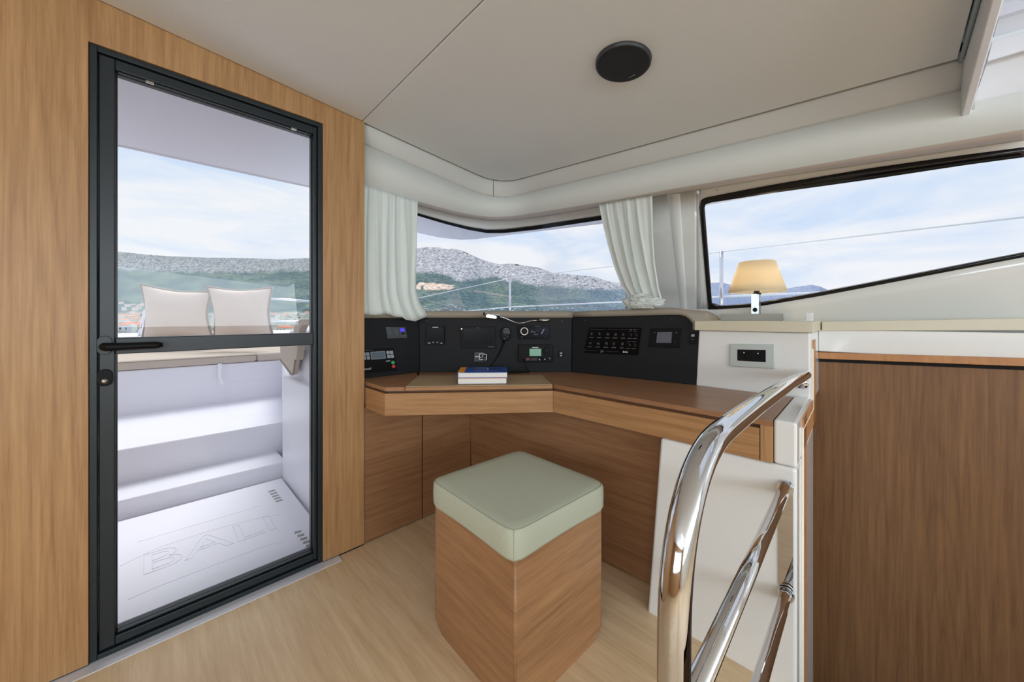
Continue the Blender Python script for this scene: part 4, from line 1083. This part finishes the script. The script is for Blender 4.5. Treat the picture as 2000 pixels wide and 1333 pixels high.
# resample evenly, then relax so the bend has no kinks
seg_ = [(raw[i + 1] - raw[i]).length for i in range(len(raw) - 1)]; tot = sum(seg_)
def along(d):
    for i, l in enumerate(seg_):
        if d <= l: return raw[i].lerp(raw[i + 1], d / l)
        d -= l
    return raw[-1]
path = [along(tot * k / 150) for k in range(151)]
for _ in range(12):
    path = [path[0]] + [(path[i - 1] + path[i] * 2 + path[i + 1]) / 4 for i in range(1, 150)] + [path[-1]]
mk('rail', MB().tube(path, .0165, 32), CHROME, hr)
fl = mk('wall_bracket', MB().lathe([(0, .006), (.017, .006), (.019, .004), (.019, 0)], at(1566.5, 749, u=1.628), (-1, 0, 0), 24), CHROME, hr)
mk('bracket_screw', MB().lathe([(0, .003), (.005, .002), (.006, 0)], at(1566.5, 750, u=1.6215), (-1, 0, 0), 12), CHROMEB, fl)
m1 = at(1534, 953, u=1.207); m0 = Vector((.392, .150, EYE - .437))
mk('middle_bar', MB().tube([m0, m1], .0132, 24), CHROME, hr)
n1 = at(1536, 1160, u=1.207); n0 = Vector((.392, .150, EYE - .672))
mk('lower_bar', MB().tube([n0, n1], .0132, 24), CHROME, hr)
for p_, q_ in ((m1, m0), (n1, n0)):
    d_ = (q_ - p_).normalized()
    mk('collar', MB().tube([p_ - d_ * .006 if False else p_, p_ + d_ * .010], .0185, 24), CHROME, hr)
c2_ = n1 + (n0 - n1).normalized() * .018
mk('collar', MB().tube([c2_, c2_ + (n0 - n1).normalized() * .006], .0155, 24), CHROME, hr)
mk('back_plate', MB().prism([at(x, y, u=1.2125) for x, y in ((1520, 984), (1521, 950), (1527, 942), (1544, 942), (1549, 950), (1549.5, 1160), (1546, 1167), (1540, 1168), (1520, 1140))], (-.003, 0, 0)), CHROME, hr)

# ================================================================== LOUDSPEAKER
spc = at(1217, 120, t=1.085); spc.z = ceil_z(spc.x, spc.y)
nc = Vector((-.077, .072, -1)).normalized() * 1.0
nc = Vector((.077 * -1, -.072 * -1, -1)).normalized()
nc = -Vector((.077, -.072, 1)).normalized()
ls = thing('loudspeaker', tuple(spc), 'round black loudspeaker set flat into the pale ceiling panel', 'loudspeaker')
rS = .0795
mk('bezel', MB().lathe([(rS * .9, .010), (rS * .97, .012), (rS, .009), (rS * 1.01, 0.0)], spc, nc, 64), plain('speaker_rim', (52, 54, 56), .4), ls)
mk('grille', MB().lathe([(0, .0125), (rS * .6, .0125), (rS * .9, .0122), (rS * .955, .011)], spc, nc, 64), plain('speaker_black', (20, 20, 22), .7, bump=.4, bscale=900), ls)
la, lb = at(1228, 152.3, t=1.07), at(1240, 145.5, t=1.07)
def on_ceil(px, py, drop):
    d = ray(px, py); t = (ceil_z(0, 0) - EYE - drop) / (d.z + .077 * d.x - .072 * d.y); return Vector((d.x * t, d.y * t, d.z * t + EYE))
la, lb = on_ceil(1228, 152.3, .0135), on_ceil(1240.5, 145.3, .0135)
mk('lettering', MB().tube([la, lb], .0007, 6), KEYG, ls)

# ================================================================== CURTAINS
def curtain(name, label, topL, topR, edgeL, edgeR, bottom, axis, base, amp, folds, rows=28, cols=150, group=None):
    g_ = []
    for j in range(rows + 1):
        f = j / rows; row = []
        for i in range(cols + 1):
            s_ = i / cols
            xl = interp([(a, b) for a, b in edgeL], f); xr = interp([(a, b) for a, b in edgeR], f)
            yt = topL[1] + (topR[1] - topL[1]) * s_
            x = xl + (xr - xl) * s_
            yb_ = interp(bottom, s_)
            y = yt + (yb_ - yt) * f
            ss = s_ + .05 * math.sin(4.2 * s_ + 1.3 * f) + .022 * math.sin(11 * s_ + 2.2 * f)
            ph = folds * 2 * math.pi * ss
            w_ = 1 - abs(math.sin(ph / 2)) ** .9 * 1.0
            w_ = w_ * (.65 + .5 * noise.noise(Vector((ss * 3.1, f * .9, 2)))) + .9 * noise.noise(Vector((ss * 5, f * 1.1, 7))) + .12 * math.sin(ph * 2.3 + 2 * f) * (1 - f) ** 2
            am = amp * (.5 + .5 * min(1, f * 2.2))
            d_ = base - am * max(0, w_ * .6 + .35)
            row.append(at(x, y, v=d_) if axis == 'v' else at(x, y, u=d_))
        g_.append(row)
    o_ = mk(name, MB().grid(g_), CURT, solid=.0012)
    return tag(o_, label, 'curtain', group)
curtain('curtain', 'pale mint curtain hanging straight beside the oak wall', (709.5, 360), (816, 393),
        [(0, 709.5), (1, 709.5)], [(0, 816), (.35, 814), (.62, 812.5), (.78, 813), (.88, 819), (1, 836)],
        [(0, 614), (.18, 616), (.36, 613), (.5, 619), (.6, 620), (.66, 625), (.8, 628), (1, 618)], 'v', 1.655, .030, 6.5)
curtain('curtain', 'pale mint curtain gathered aside on the pillar right of the corner window', (1169, 395.5), (1274, 379),
        [(0, 1169), (.18, 1176), (.4, 1186), (.62, 1198), (.82, 1213), (1, 1236)], [(0, 1274), (.35, 1275), (.62, 1279), (.85, 1287), (1, 1296)],
        [(0, 592), (.5, 600), (1, 596)], 'u', 1.625, .036, 5.5)
# bunched hem on the sill
cb = MB(); rows = []
c0 = at(1258, 592, u=1.585)
for j in range(37):
    th = math.pi * j / 36; row = []
    for i in range(72):
        ph = 2 * math.pi * i / 72
        d_ = Vector((math.sin(th) * math.cos(ph), math.sin(th) * math.sin(ph), math.cos(th)))
        nn = noise.noise(d_ * 2.2 + Vector((3, 1, 5))); cr = abs(noise.noise(Vector((d_.x * 4.0 + d_.z * 3, d_.y * 2.2, d_.z * 5.0)) + Vector((9, 2, 1))))
        r_ = 1 + .28 * nn - .42 * max(0, .28 - cr) * 2.2
        row.append(c0 + Vector((d_.x * .035 * r_, d_.y * .090 * r_, max(-.026, (math.copysign(abs(d_.z) ** .75, d_.z) * (.036 + .010 * math.sin(ph * 1.0 + .6)) * r_)))))
    rows.append(row)
tag(mk('curtain_hem', cb.grid(rows, True), CURT), 'crumpled mint curtain end lying in a heap on the sill', 'curtain')

# ================================================================== COCKPIT OUTSIDE THE DOOR
ZH = -.985
ck = S(thing('trim_9', (0.2, 2.6, 0)), 'white moulded cockpit steps outside the glass door')
uw = lambda v: .60 + (v - 2.6) * .222 if v > 2.6 else .60
def riser(v, z0, z1): return MB().box((-1.6, v, z0 + EYE), (uw(v) + .02, v + .04, z1 + EYE))
def tread(v0, v1, z): return MB().prism([(-1.6, v0, z + EYE - .03), (uw(v0) + .02, v0, z + EYE - .03), (uw(v1) + .02, v1, z + EYE - .03), (-1.6, v1, z + EYE - .03)], (0, 0, .03))
vb = [2.66, 2.91, 3.90]; zstep = [-.905, -.714, -.385]
mk('step', MB().box((-1.6, vb[0], -.1), (uw(vb[0]) + .02, vb[1] + .05, zstep[0] + EYE)), GELOUT, ck, bevel=.012, seg=3)
mk('step', MB().prism([(-1.6, vb[1], -.1), (uw(vb[1]) + .02, vb[1], -.1), (uw(vb[2]) + .02, vb[2] + .05, -.1), (-1.6, vb[2] + .05, -.1)], (0, 0, zstep[1] + EYE + .1)), GELOUT, ck, bevel=.012, seg=3)
mk('bench_base', MB().box((-1.6, vb[2], -.1), (1.9, 5.6, zstep[2] + EYE)), GELOUT, ck, bevel=.012, seg=3)
mk('cockpit_sole', MB().box((-1.6, 1.70, -.06), (.62, vb[0] + .01, -.012)), GELOUT, ck)
tw = [(.60, 1.70), (.60, 2.6), (.61, 2.66), (.672, 2.91), (.90, 3.95), (1.5, 3.95), (1.5, 1.70)]
mk('side_moulding', MB().prism([(u, v, -.1) for u, v in tw], (0, 0, .1 + EYE - .36)), GELOUT, ck, bevel=.02, seg=3)
mk('side_coaming', MB().prism([(.66, 1.72, EYE - .4), (.64, 2.62, EYE - .4), (1.3, 4.6, EYE - .4), (1.8, 4.6, EYE - .4), (1.8, 1.72, EYE - .4)], (0, 0, .33)), GELOUT, ck, bevel=.02, seg=3)
mk('side_coaming', MB().prism([(-1.6, 5.0, EYE - .4), (1.9, 5.0, EYE - .4), (1.9, 5.5, EYE - .4), (-1.6, 5.5, EYE - .4)], (0, 0, .22)), GELOUT, ck, bevel=.02)
# hatch with embossed lettering
ht = thing('deck_hatch', (.1, 2.1, -.01), 'white deck hatch with raised BALI lettering outside the door', 'hatch')
hb0, hb1 = at(234, 1020, z=ZH), at(557, 936, z=ZH)
mk('cover', MB().prism([(-1.2, 1.73, EYE + ZH - .02), (.575, 1.73, EYE + ZH - .02), (.592, 2.60, EYE + ZH - .02), (-1.2, 2.60, EYE + ZH - .02)], (0, 0, .02)), GELOUT, ht, bevel=.004)
def vent(c0_, c1_, n=5):
    r_ = None
    for k in range(n):
        f = k / (n - 1); x = c0_[0] + (c1_[0] - c0_[0]) * f; y = c0_[1] + (c1_[1] - c0_[1]) * f
        a = at(x - 6.5, y + 1.2, z=ZH + .001); b = at(x + 6.5, y - 2.4, z=ZH + .001)
        d = (b - a).normalized(); n_ = Vector((-d.y, d.x, 0)) * .008
        mk('vent_slot', MB().prism([a - n_, b - n_, b + n_, a + n_], (0, 0, .0008)), plain('slot_grey', (158, 157, 154), .7), ht)
vent((531, 960), (545, 979)); vent((582, 1040), (604, 1066))
EMB = GELOUT
bo = at(268, 1128, z=ZH + .0005)
text('lettering', 'BALI', EMB, ht, Vector((bo.x, bo.y, EYE + ZH + .0005)), (1, 0.0, 0), (0, 1, 0), .24, .0006, outline=.0008)
for (pts) in ([(234, 1107), (300, 1075), (370, 1050), (440, 1029), (500, 1014), (545, 1006)], [(250, 1172), (300, 1150), (380, 1119), (460, 1089), (520, 1067), (555, 1058)],
              [(268, 1060), (350, 1035), (430, 1012), (510, 988)]):
    mk('raised_line', MB().tube(catmull([at(x, y, z=ZH + .0005) for x, y in pts]), .0007, 6), EMB, ht)
# bench cushions
def slabcush(name, poly, z0, z1, label, cat='cushion', group=None, mat=CANVD, bev=.02):
    r_ = thing(name, (poly[0][0], poly[0][1], z0), label, cat, group)
    mk('cover', MB().prism([Vector((p[0], p[1], z0)) for p in poly], (0, 0, z1 - z0)), mat, r_, bevel=bev, seg=4)
    return r_
zc0, zc1 = EYE - .383, EYE - .312
cA = at(502.8, 706, v=3.9)
r_ = slabcush('seat_cushion', [(-1.5, 3.89), (cA.x - .004, 3.89), (cA.x - .35, 4.9), (-1.5, 4.9)], zc0, zc1, 'long sand coloured bench cushion behind the glass door')
mk('piping', MB().tube([(-1.5, 3.892, zc1 - .012), (cA.x - .012, 3.892, zc1 - .012)], .004, 6), PIPE, r_)
cB = at(549, 703, v=3.9)
slabcush('seat_cushion', [(cA.x + .004, 3.89), (cB.x, 3.89), (cB.x + .25, 4.9), (cA.x - .34, 4.9)], zc0, zc1, 'short corner bench cushion right of the long one')
# side pad hanging on the moulding
sd_ = thing('side_cushion', tuple(at(565, 733, u=.6)), 'sand coloured angled cushion end against the white coaming', 'cushion')
pol = [(546.5, 676), (580, 676), (577, 700), (572, 733), (568, 731.5), (547, 703)]
mk('cover', MB().prism([at(x, y, u=.600) for x, y in pol], (.03, .004, 0)), CANVD, sd_, bevel=.008, seg=3)
mk('piping', MB().tube([at(x, y, u=.598) for x, y in pol[2:]], .004, 6), PIPE, sd_)
bk_ = thing('back_cushion', tuple(at(580, 704, u=.6)), 'upright sand coloured backrest pad on the white coaming at right', 'cushion')
pol = [(573, 641), (577, 629), (584, 625), (620, 623.5), (620, 634), (588, 636.5), (584, 645), (580, 690), (578, 704), (571, 703)]
mk('cover', MB().prism([at(x, y, u=.585) for x, y in pol], (.04, .004, 0)), CANVD, bk_, bevel=.006, seg=3)
# strap tabs on the bench front
stp = thing('strap_tab', tuple(at(430, 745, v=3.89)), 'white webbing strap hanging from the bench edge', 'strap')
mk('strap', MB().add([at(425, 711, v=3.885), at(433, 710, v=3.885), at(431.5, 735, v=3.87), at(438, 750, v=3.86), at(430, 752, v=3.86), at(426, 735, v=3.87)], [(0, 1, 2, 5), (5, 2, 3, 4)]), plain('strap_white', (236, 236, 240), .6), stp, solid=.003)
mk('buckle', MB().prism([at(x, y, v=3.883) for x, y in Q(425, 711, 433.5, 719)], (0, -.006, 0)), plain('strap_white', (236, 236, 240), .6), stp, bevel=.001)
# scatter pillows
def pillow(cpx, poly_px, t, label, lean=.10):
    P4 = [at(x, y, t=t + (lean if k < 2 else 0)) for k, (x, y) in enumerate(poly_px)]   # TL TR BR BL
    c = sum(P4, Vector()) / 4; nrm_ = (P4[1] - P4[0]).cross(P4[3] - P4[0]).normalized()
    if nrm_.dot(Vector((c.x, c.y, 0))) > 0: nrm_ = -nrm_
    r_ = thing('scatter_pillow', (c.x, c.y, min(p.z for p in P4)), label, 'pillow', 'pillows on the cockpit bench')
    n = 24; F_ = []; Bk = []
    for j in range(n + 1):
        rf, rb2 = [], []
        for i in range(n + 1):
            s_, t_ = i / n, j / n
            p = (P4[0] * (1 - s_) + P4[1] * s_) * (1 - t_) + (P4[3] * (1 - s_) + P4[2] * s_) * t_
            q_ = c - p; ins_ = .15 * (math.sin(math.pi * s_) * (1 - math.sin(math.pi * t_)) + math.sin(math.pi * t_) * (1 - math.sin(math.pi * s_)))
            p = p + q_ * ins_
            h_ = (max(0, math.sin(math.pi * s_) * math.sin(math.pi * t_))) ** .45 * .085
            wr = .006 * noise.noise(Vector((s_ * 5, t_ * 5, cpx))) 
            rf.append(p + nrm_ * (h_ + wr * (h_ > .01))); rb2.append(p - nrm_ * h_)
        F_.append(rf); Bk.append(rb2)
    mk('cover', MB().grid(F_).grid(Bk), CANV, r_)
    rim_ = F_[0] + [r[-1] for r in F_[1:]] + F_[-1][-2::-1] + [r[0] for r in F_[-2:0:-1]]
    mk('piping', MB().tube(rim_ + [rim_[0]], .011, 6, False), PIPE, r_)
pillow(1, [(275, 555), (413, 570), (417, 664), (277, 666)], 3.55, 'left of two sand coloured pillows on the cockpit bench', .12)
pillow(2, [(404, 560), (532, 562), (535, 664), (418, 664)], 3.45, 'right of two sand coloured pillows on the cockpit bench', .12)
# overhanging roof outside
outer = [at(120, 256, v=2.65), at(230, 280, v=2.65), at(420, 322, v=2.66), at(604, 362, v=2.66), at(720, 415, v=2.68), at(815, 451, v=2.74), at(860, 461, v=2.78), at(900, 465.5, v=2.80), at(930, 464, v=2.72), at(1000, 455, u=2.36), at(1175, 433, u=2.30), at(1400, 392, u=2.26), at(2050, 268, u=2.2)]
inner = [Vector((p.x, 1.66, max(p.z, 1.80) + .04)) if p.x < 1.3 else None for p in outer]
xi = [120, 230, 420, 604, 720, 815, 860, 900, 930, 1000, 1175, 1400, 2050]
for k, x in enumerate(xi):
    if inner[k] is None:
        q_ = hit(SHELL, x, interp(cw_top, min(x, 1225)) - 25 if x < 1300 else interp(rw_out_top, x) - 18)
        inner[k] = q_
rf = thing('roof_overhang', (1.0, 2.3, 1.85), 'white roof overhang sheltering the cockpit steps outside', 'roof')
mk('underside', MB().loft(inner, outer, smooth=False), GELOUT, rf, solid=.02)
mk('rolled_edge', MB().tube(outer, .016, 10), GELOUT, rf)

# ================================================================== DECK RAILS OUTSIDE
S(mk('side_deck', MB().box((2.45, -1.5, EYE - .35), (3.4, 9.0, EYE - .25)).box((-1.6, 5.6, EYE - .35), (2.45, 9.0, EYE - .25)), GELOUT), 'white deck outside the windows')
STEEL = plain('rail_steel', (214, 216, 226), .12, metal=.9)
for (x, yt, lab) in ((996, 543, 'slim steel deck post seen through the corner window'), (1409, 491, 'slim steel deck post seen left of the lamp')):
    p = at(x, yt, u=3.0)
    o_ = tag(mk('deck_post', MB().tube([Vector((p.x, p.y, EYE - .25)), p], .0125, 14).lathe([(.0, .004), (.012, 0), (.0125, -.004)], p + Vector((0, 0, .0)), n=14), STEEL), lab, 'post')
up_w = [at(x, y, u=3.0) for x, y in ((780, 590.5), (815, 583), (996, 544), (1210, 518.5), (1409, 492), (2030, 421))]
lo_w = [at(x, y, u=3.0) for x, y in ((800, 622), (900, 609), (996, 600), (1215, 590), (1409, 580), (1615, 571), (2030, 556))]
WIREM = plain('white_wire', (225, 232, 236), .4)
tag(mk('upper_guard_wire', MB().tube(up_w, .0045, 8), WIREM), 'upper guard wire running between the deck posts', 'wire')
tag(mk('lower_guard_wire', MB().tube(lo_w, .0065, 8), WIREM), 'lower guard wire running between the deck posts', 'wire')
tag(mk('bow_rail_bar', MB().tube([at(505, 582.5, v=5.3), at(560, 585.5, v=5.3), at(640, 591, v=5.3)], .013, 10), STEEL), 'upper steel bar of the bow rail right of the pillows', 'rail')
tag(mk('bow_rail_bar', MB().tube([at(505, 627, v=5.3), at(560, 628, v=5.3), at(640, 627, v=5.3)], .013, 10), STEEL), 'lower steel bar of the bow rail right of the pillows', 'rail')
tag(mk('bow_rail_post', MB().tube([at(270, 668, v=5.3), at(283.5, 606, v=5.3)], .014, 10), STEEL), 'slanting steel rail end left of the pillows', 'rail')

# ================================================================== LAND
ridge = [(-400, 500), (0, 480), (170, 488), (232, 492), (290, 498), (329, 500.6), (400, 503.5), (474, 504), (548, 507), (604, 504), (700, 499), (770, 489), (815, 485.5), (832, 483), (858, 483.5), (872, 487), (888, 486.2), (905, 491), (925, 500), (945, 509), (960, 513), (975, 516.5), (1000, 515.5), (1020, 518), (1055, 524), (1075, 532), (1090, 534.5), (1125, 537.5), (1160, 541), (1180, 547), (1195, 551), (1215, 553), (1300, 550), (1385, 553), (1410, 552), (1440, 560), (1480, 566), (1530, 565), (1560, 560), (1585, 556.5), (1602, 560), (1622, 569), (1700, 582), (1850, 600), (2100, 612), (2500, 616)]
base_ = [(-400, 660), (230, 656), (604, 652), (700, 640), (900, 632), (1200, 627), (1500, 624.5), (2500, 623)]
rockl = [(-400, 530), (230, 526), (300, 530), (420, 533), (520, 531), (604, 529), (700, 532), (815, 532), (850, 533), (880, 540), (905, 552), (930, 545), (960, 540), (1000, 549), (1040, 556), (1100, 560), (1150, 565), (1215, 566), (1385, 580), (2500, 600)]
def smooth(a, b, x):
    t = min(1, max(0, (x - a) / (b - a))); return t * t * (3 - 2 * t)
def far_t(x): return 1500 + 2200 * smooth(1230, 1390, x)
def near_t(x): return 160 + 500 * smooth(620, 1300, x)
def land_t(x, f): return near_t(x) * (far_t(x) / near_t(x)) ** (f ** .8)
def land_pt(x, f):
    yb_, yr = interp(base_, x), interp(ridge, x)
    y = yb_ + (yr - yb_) * f; return at(x, y, t=land_t(x, f)), y
def f_of(x, y):
    yb_, yr = interp(base_, x), interp(ridge, x); return (yb_ - y) / (yb_ - yr)
xs = frange(-400, 190, 40) + frange(200, 620, 150) + frange(640, 790, 20) + frange(800, 1240, 170) + frange(1260, 1370, 10) + frange(1375, 1640, 90) + frange(1660, 2500, 40)
NR = 84
verts = []; colr = []
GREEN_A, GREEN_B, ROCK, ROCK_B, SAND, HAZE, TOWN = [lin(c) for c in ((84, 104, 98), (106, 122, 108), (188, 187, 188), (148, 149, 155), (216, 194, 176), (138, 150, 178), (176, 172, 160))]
def mixc(a, b, f): return tuple(p + (q - p) * f for p, q in zip(a, b))
for j in range(NR + 1):
    f = j / NR
    for x in xs:
        p, y = land_pt(x, f)
        s3 = Vector((x * .03, y * .05, 0))
        n_ = noise.noise(s3 * 2.0) * .5 + noise.noise(s3 * 5) * .3 + noise.noise(s3 * 11) * .2
        rl_ = interp(rockl, x) + 5 * noise.noise(Vector((x * .05, 0, 3))) + 3 * noise.noise(Vector((x * .3, 1, 3)))
        rock = 1 - smooth(rl_ - 4, rl_ + 4, y)
        damp = smooth(0, .1, f)
        if j < NR:
            amp = (.012 + .03 * rock) * damp
            q_ = Vector((p.x, p.y, p.z - EYE)) * (1 + n_ * amp); p = Vector((q_.x, q_.y, q_.z + EYE))
        else:
            p = p + Vector((0, 0, noise.noise(Vector((x * .4, 0, 0))) * 2.0))
        verts.append(p)
        g_ = mixc(GREEN_A, GREEN_B, smooth(-.3, .4, noise.noise(Vector((x * .02, y * .09, 5)))))
        g_ = mixc(g_, HAZE, .12 + .3 * smooth(1000, 1250, x))  # aerial haze blended into the ground colour, stronger on the far ridge
        r_c = mixc(ROCK, ROCK_B, smooth(-.2, .35, noise.noise(Vector((x * .45, y * .35, 9)))))
        if x < 640: r_c = mixc(r_c, GREEN_A, .35)
        c_ = mixc(g_, r_c, rock)
        if 800 < x < 888 and abs(y - (560 + (x - 850) * .04)) < 7 - 3 * smooth(840, 888, x) and noise.noise(Vector((x * .1, y * .2, 2))) > -.35: c_ = SAND
        yr1 = 577 - (x - 925) * .02 if x < 970 else 0
        if 925 < x < 1000 and abs(y - (569 + (x - 930) * .16)) < 1.4: c_ = mixc(c_, SAND, .3)
        if 225 < x < 620 and y > 610: c_ = mixc(c_, TOWN, .25 + .4 * (noise.noise(Vector((x * .15, y * .3, 8))) > 0))
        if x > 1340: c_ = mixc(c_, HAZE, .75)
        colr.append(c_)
nx_ = len(xs)
faces = [(j * nx_ + i, j * nx_ + i + 1, (j + 1) * nx_ + i + 1, (j + 1) * nx_ + i) for j in range(NR) for i in range(nx_ - 1)]
LAND, nt, b = newmat('hillside_hazed_cover')
N, Lk = nt.nodes.new, nt.links.new
at_ = N('ShaderNodeAttribute'); at_.attribute_name = 'cover'
geo = N('ShaderNodeNewGeometry'); n1_ = N('ShaderNodeTexNoise'); n1_.inputs['Scale'].default_value = .11; n1_.inputs['Detail'].default_value = 6; n1_.inputs['Roughness'].default_value = .9
Lk(geo.outputs['Position'], n1_.inputs['Vector'])
rp = N('ShaderNodeValToRGB'); rp.color_ramp.elements[0].position = .42; rp.color_ramp.elements[0].color = (.36, .40, .48, 1); rp.color_ramp.elements[1].position = .58; rp.color_ramp.elements[1].color = (1.5, 1.5, 1.5, 1)
Lk(n1_.outputs['Fac'], rp.inputs['Fac'])
mu = N('ShaderNodeMix'); mu.data_type = 'RGBA'; mu.blend_type = 'MULTIPLY'; mu.inputs[0].default_value = 1.0
Lk(at_.outputs['Color'], mu.inputs[6]); Lk(rp.outputs['Color'], mu.inputs[7]); Lk(mu.outputs[2], b.inputs['Base Color'])
b.inputs['Roughness'].default_value = 1.0; b.inputs['Specular IOR Level'].default_value = 0.0
mbL = MB(); mbL.v = verts; mbL.f = faces; mbL.sm = [False] * len(faces)
land = mk('hillside', mbL, LAND, origin=(300, 700, -6))
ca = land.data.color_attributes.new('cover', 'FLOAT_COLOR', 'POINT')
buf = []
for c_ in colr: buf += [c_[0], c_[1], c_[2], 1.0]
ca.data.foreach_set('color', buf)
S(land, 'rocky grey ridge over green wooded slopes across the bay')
SEA = plain('sea_water', (70, 96, 112), .12, bump=.5, bscale=.8)
S(mk('sea', MB().add([(-9000, -9000, -6.2), (9000, -9000, -6.2), (9000, 9000, -6.2), (-9000, 9000, -6.2)], [(0, 1, 2, 3)]), SEA, origin=(0, 0, -6.2)), 'grey blue sea around the boat')

# houses of the town
ROOFM = [plain('terracotta_roof', (214, 124, 96), .8), plain('pale_tile_roof', (224, 150, 124), .8), plain('grey_flat_roof', (214, 212, 210), .8)]
WALLM = [plain('cream_render', (232, 226, 212), .8), plain('white_render', (244, 244, 244), .8), plain('stone_render', (206, 194, 172), .8)]
WINM = plain('dark_window', (70, 74, 82), .3)
def house(px, py, wpx, hpx, roof, wallm, label, group, rot=0.0, windows=0, depth=1.0, rh=.4):
    t = land_t(px, f_of(px, py)); k = t / FPX
    base = at(px, py, t=t)
    w, h = wpx * k, hpx * k; d = w * depth
    r_ = thing('house', (base.x, base.y, base.z - .3 * h), label, 'house', group)
    ex = camxy(math.cos(rot), math.sin(rot)); ey = camxy(-math.sin(rot), math.cos(rot))
    o = base - Vector((0, 0, .3 * h))
    def P_(a, b_, c_): return o + ex * a + ey * b_ + Vector((0, 0, c_))
    H = h * 1.3
    wl = mk('walls', MB().prism([P_(-w / 2, 0, 0), P_(w / 2, 0, 0), P_(w / 2, d, 0), P_(-w / 2, d, 0)], (0, 0, H)), wallm, r_)
    if roof is not None:
        e_ = .06 * w; q_ = [P_(-w / 2 - e_, -e_, H), P_(w / 2 + e_, -e_, H), P_(w / 2 + e_, d + e_, H), P_(-w / 2 - e_, d + e_, H)]
        if roof is ROOFM[2]:
            mk('roof', MB().prism(q_, (0, 0, .08 * h)), roof, r_)
        else:
            a_, b2_ = P_(-w * .22, d / 2, H + rh * h), P_(w * .22, d / 2, H + rh * h)
            mk('roof', MB().add(q_ + [a_, b2_], [(0, 1, 5, 4), (1, 2, 5), (2, 3, 4, 5), (3, 0, 4), (3, 2, 1, 0)]), roof, r_)
    for kx in range(windows):
        x_ = -w / 2 + w * (kx + .5) / windows
        mk('window', MB().prism([P_(x_ - w * .06, -.02 * w, H - .75 * h), P_(x_ + w * .06, -.02 * w, H - .75 * h), P_(x_ + w * .06, -.02 * w, H - .4 * h), P_(x_ - w * .06, -.02 * w, H - .4 * h)], -ey * .02 * w), WINM, wl)
house(241, 647, 20, 12, ROOFM[0], WALLM[1], 'white house with terracotta roof lowest at the left edge of the door glass', None, .25, 2)
house(252, 649, 9, 15, None, WALLM[1], 'tall narrow white gable house next to the lowest terracotta roof', None, .1)
house(262, 645, 17, 10, ROOFM[0], WALLM[2], 'stone coloured house with terracotta roof left of the pillow', None, -.2, 2)
house(272, 618, 24, 5, ROOFM[2], WALLM[1], 'long white flat roofed block above the terracotta roofs', None, .1, 4)
house(549, 649, 22, 9, ROOFM[0], WALLM[0], 'cream house with terracotta roof right of the pillows', None, -.15, 3)
gl = 'small terracotta roofed house among the town roofs left of the pillows'
for (x, y, w) in ((236, 630, 14), (247, 623, 13), (258, 628, 14), (268, 636, 13), (276, 630, 12), (234, 621, 10), (262, 619, 9), (277, 641, 11), (248, 636, 12)):
    house(x, y, w, 5.5, ROOFM[random.randint(0, 1)], WALLM[random.randint(0, 1)], gl, 'terracotta roofed town houses', random.uniform(-.4, .4))
gl = 'small white house on the slope above the town roofs left of the pillows'
for k in range(16):
    x = 233 + (k * 37 % 52); y = 594 + (k * 11 % 20)
    house(x, y, random.uniform(5, 9), random.uniform(2.5, 4), ROOFM[2] if k % 3 else ROOFM[1], WALLM[1], gl, 'white houses on the slope', random.uniform(-.4, .4))
gl = 'small house on the wooded slope right of the pillows'
for k, (x, y, w) in enumerate(((533, 617, 8), (541, 619, 7), (552, 618, 8), (562, 617, 9), (572, 619, 6), (588, 616, 8), (598, 614, 7), (535, 626, 10), (546, 625, 8), (560, 629, 9), (575, 634, 8), (568, 647, 9), (590, 621, 6))):
    house(x, y, w, 4, ROOFM[random.choice((0, 2, 2))], WALLM[k % 2], gl, 'houses on the wooded slope', random.uniform(-.4, .4))
gl = 'tiny white house along the shore seen over the sill of the corner window'
for k in range(34):
    x = 826 + k * 9.1 + random.uniform(-3, 3); y = 607.5 - random.random() ** 2 * 6
    if k % 4 == 0: y -= 3
    house(x, y, random.uniform(3.5, 6.5), random.uniform(1.2, 2.4), ROOFM[2], WALLM[1], gl, 'white shore houses', random.uniform(-.3, .3))
for (x, y) in ((873, 598), (880, 596.5), (887, 599)):
    house(x, y, 9, 2.2, ROOFM[2], WALLM[1], 'white house in a group of three on the slope right of the left curtain', 'three slope houses', .1)

for o in list(bpy.data.objects):
    if '_o' in o: del o['_o']
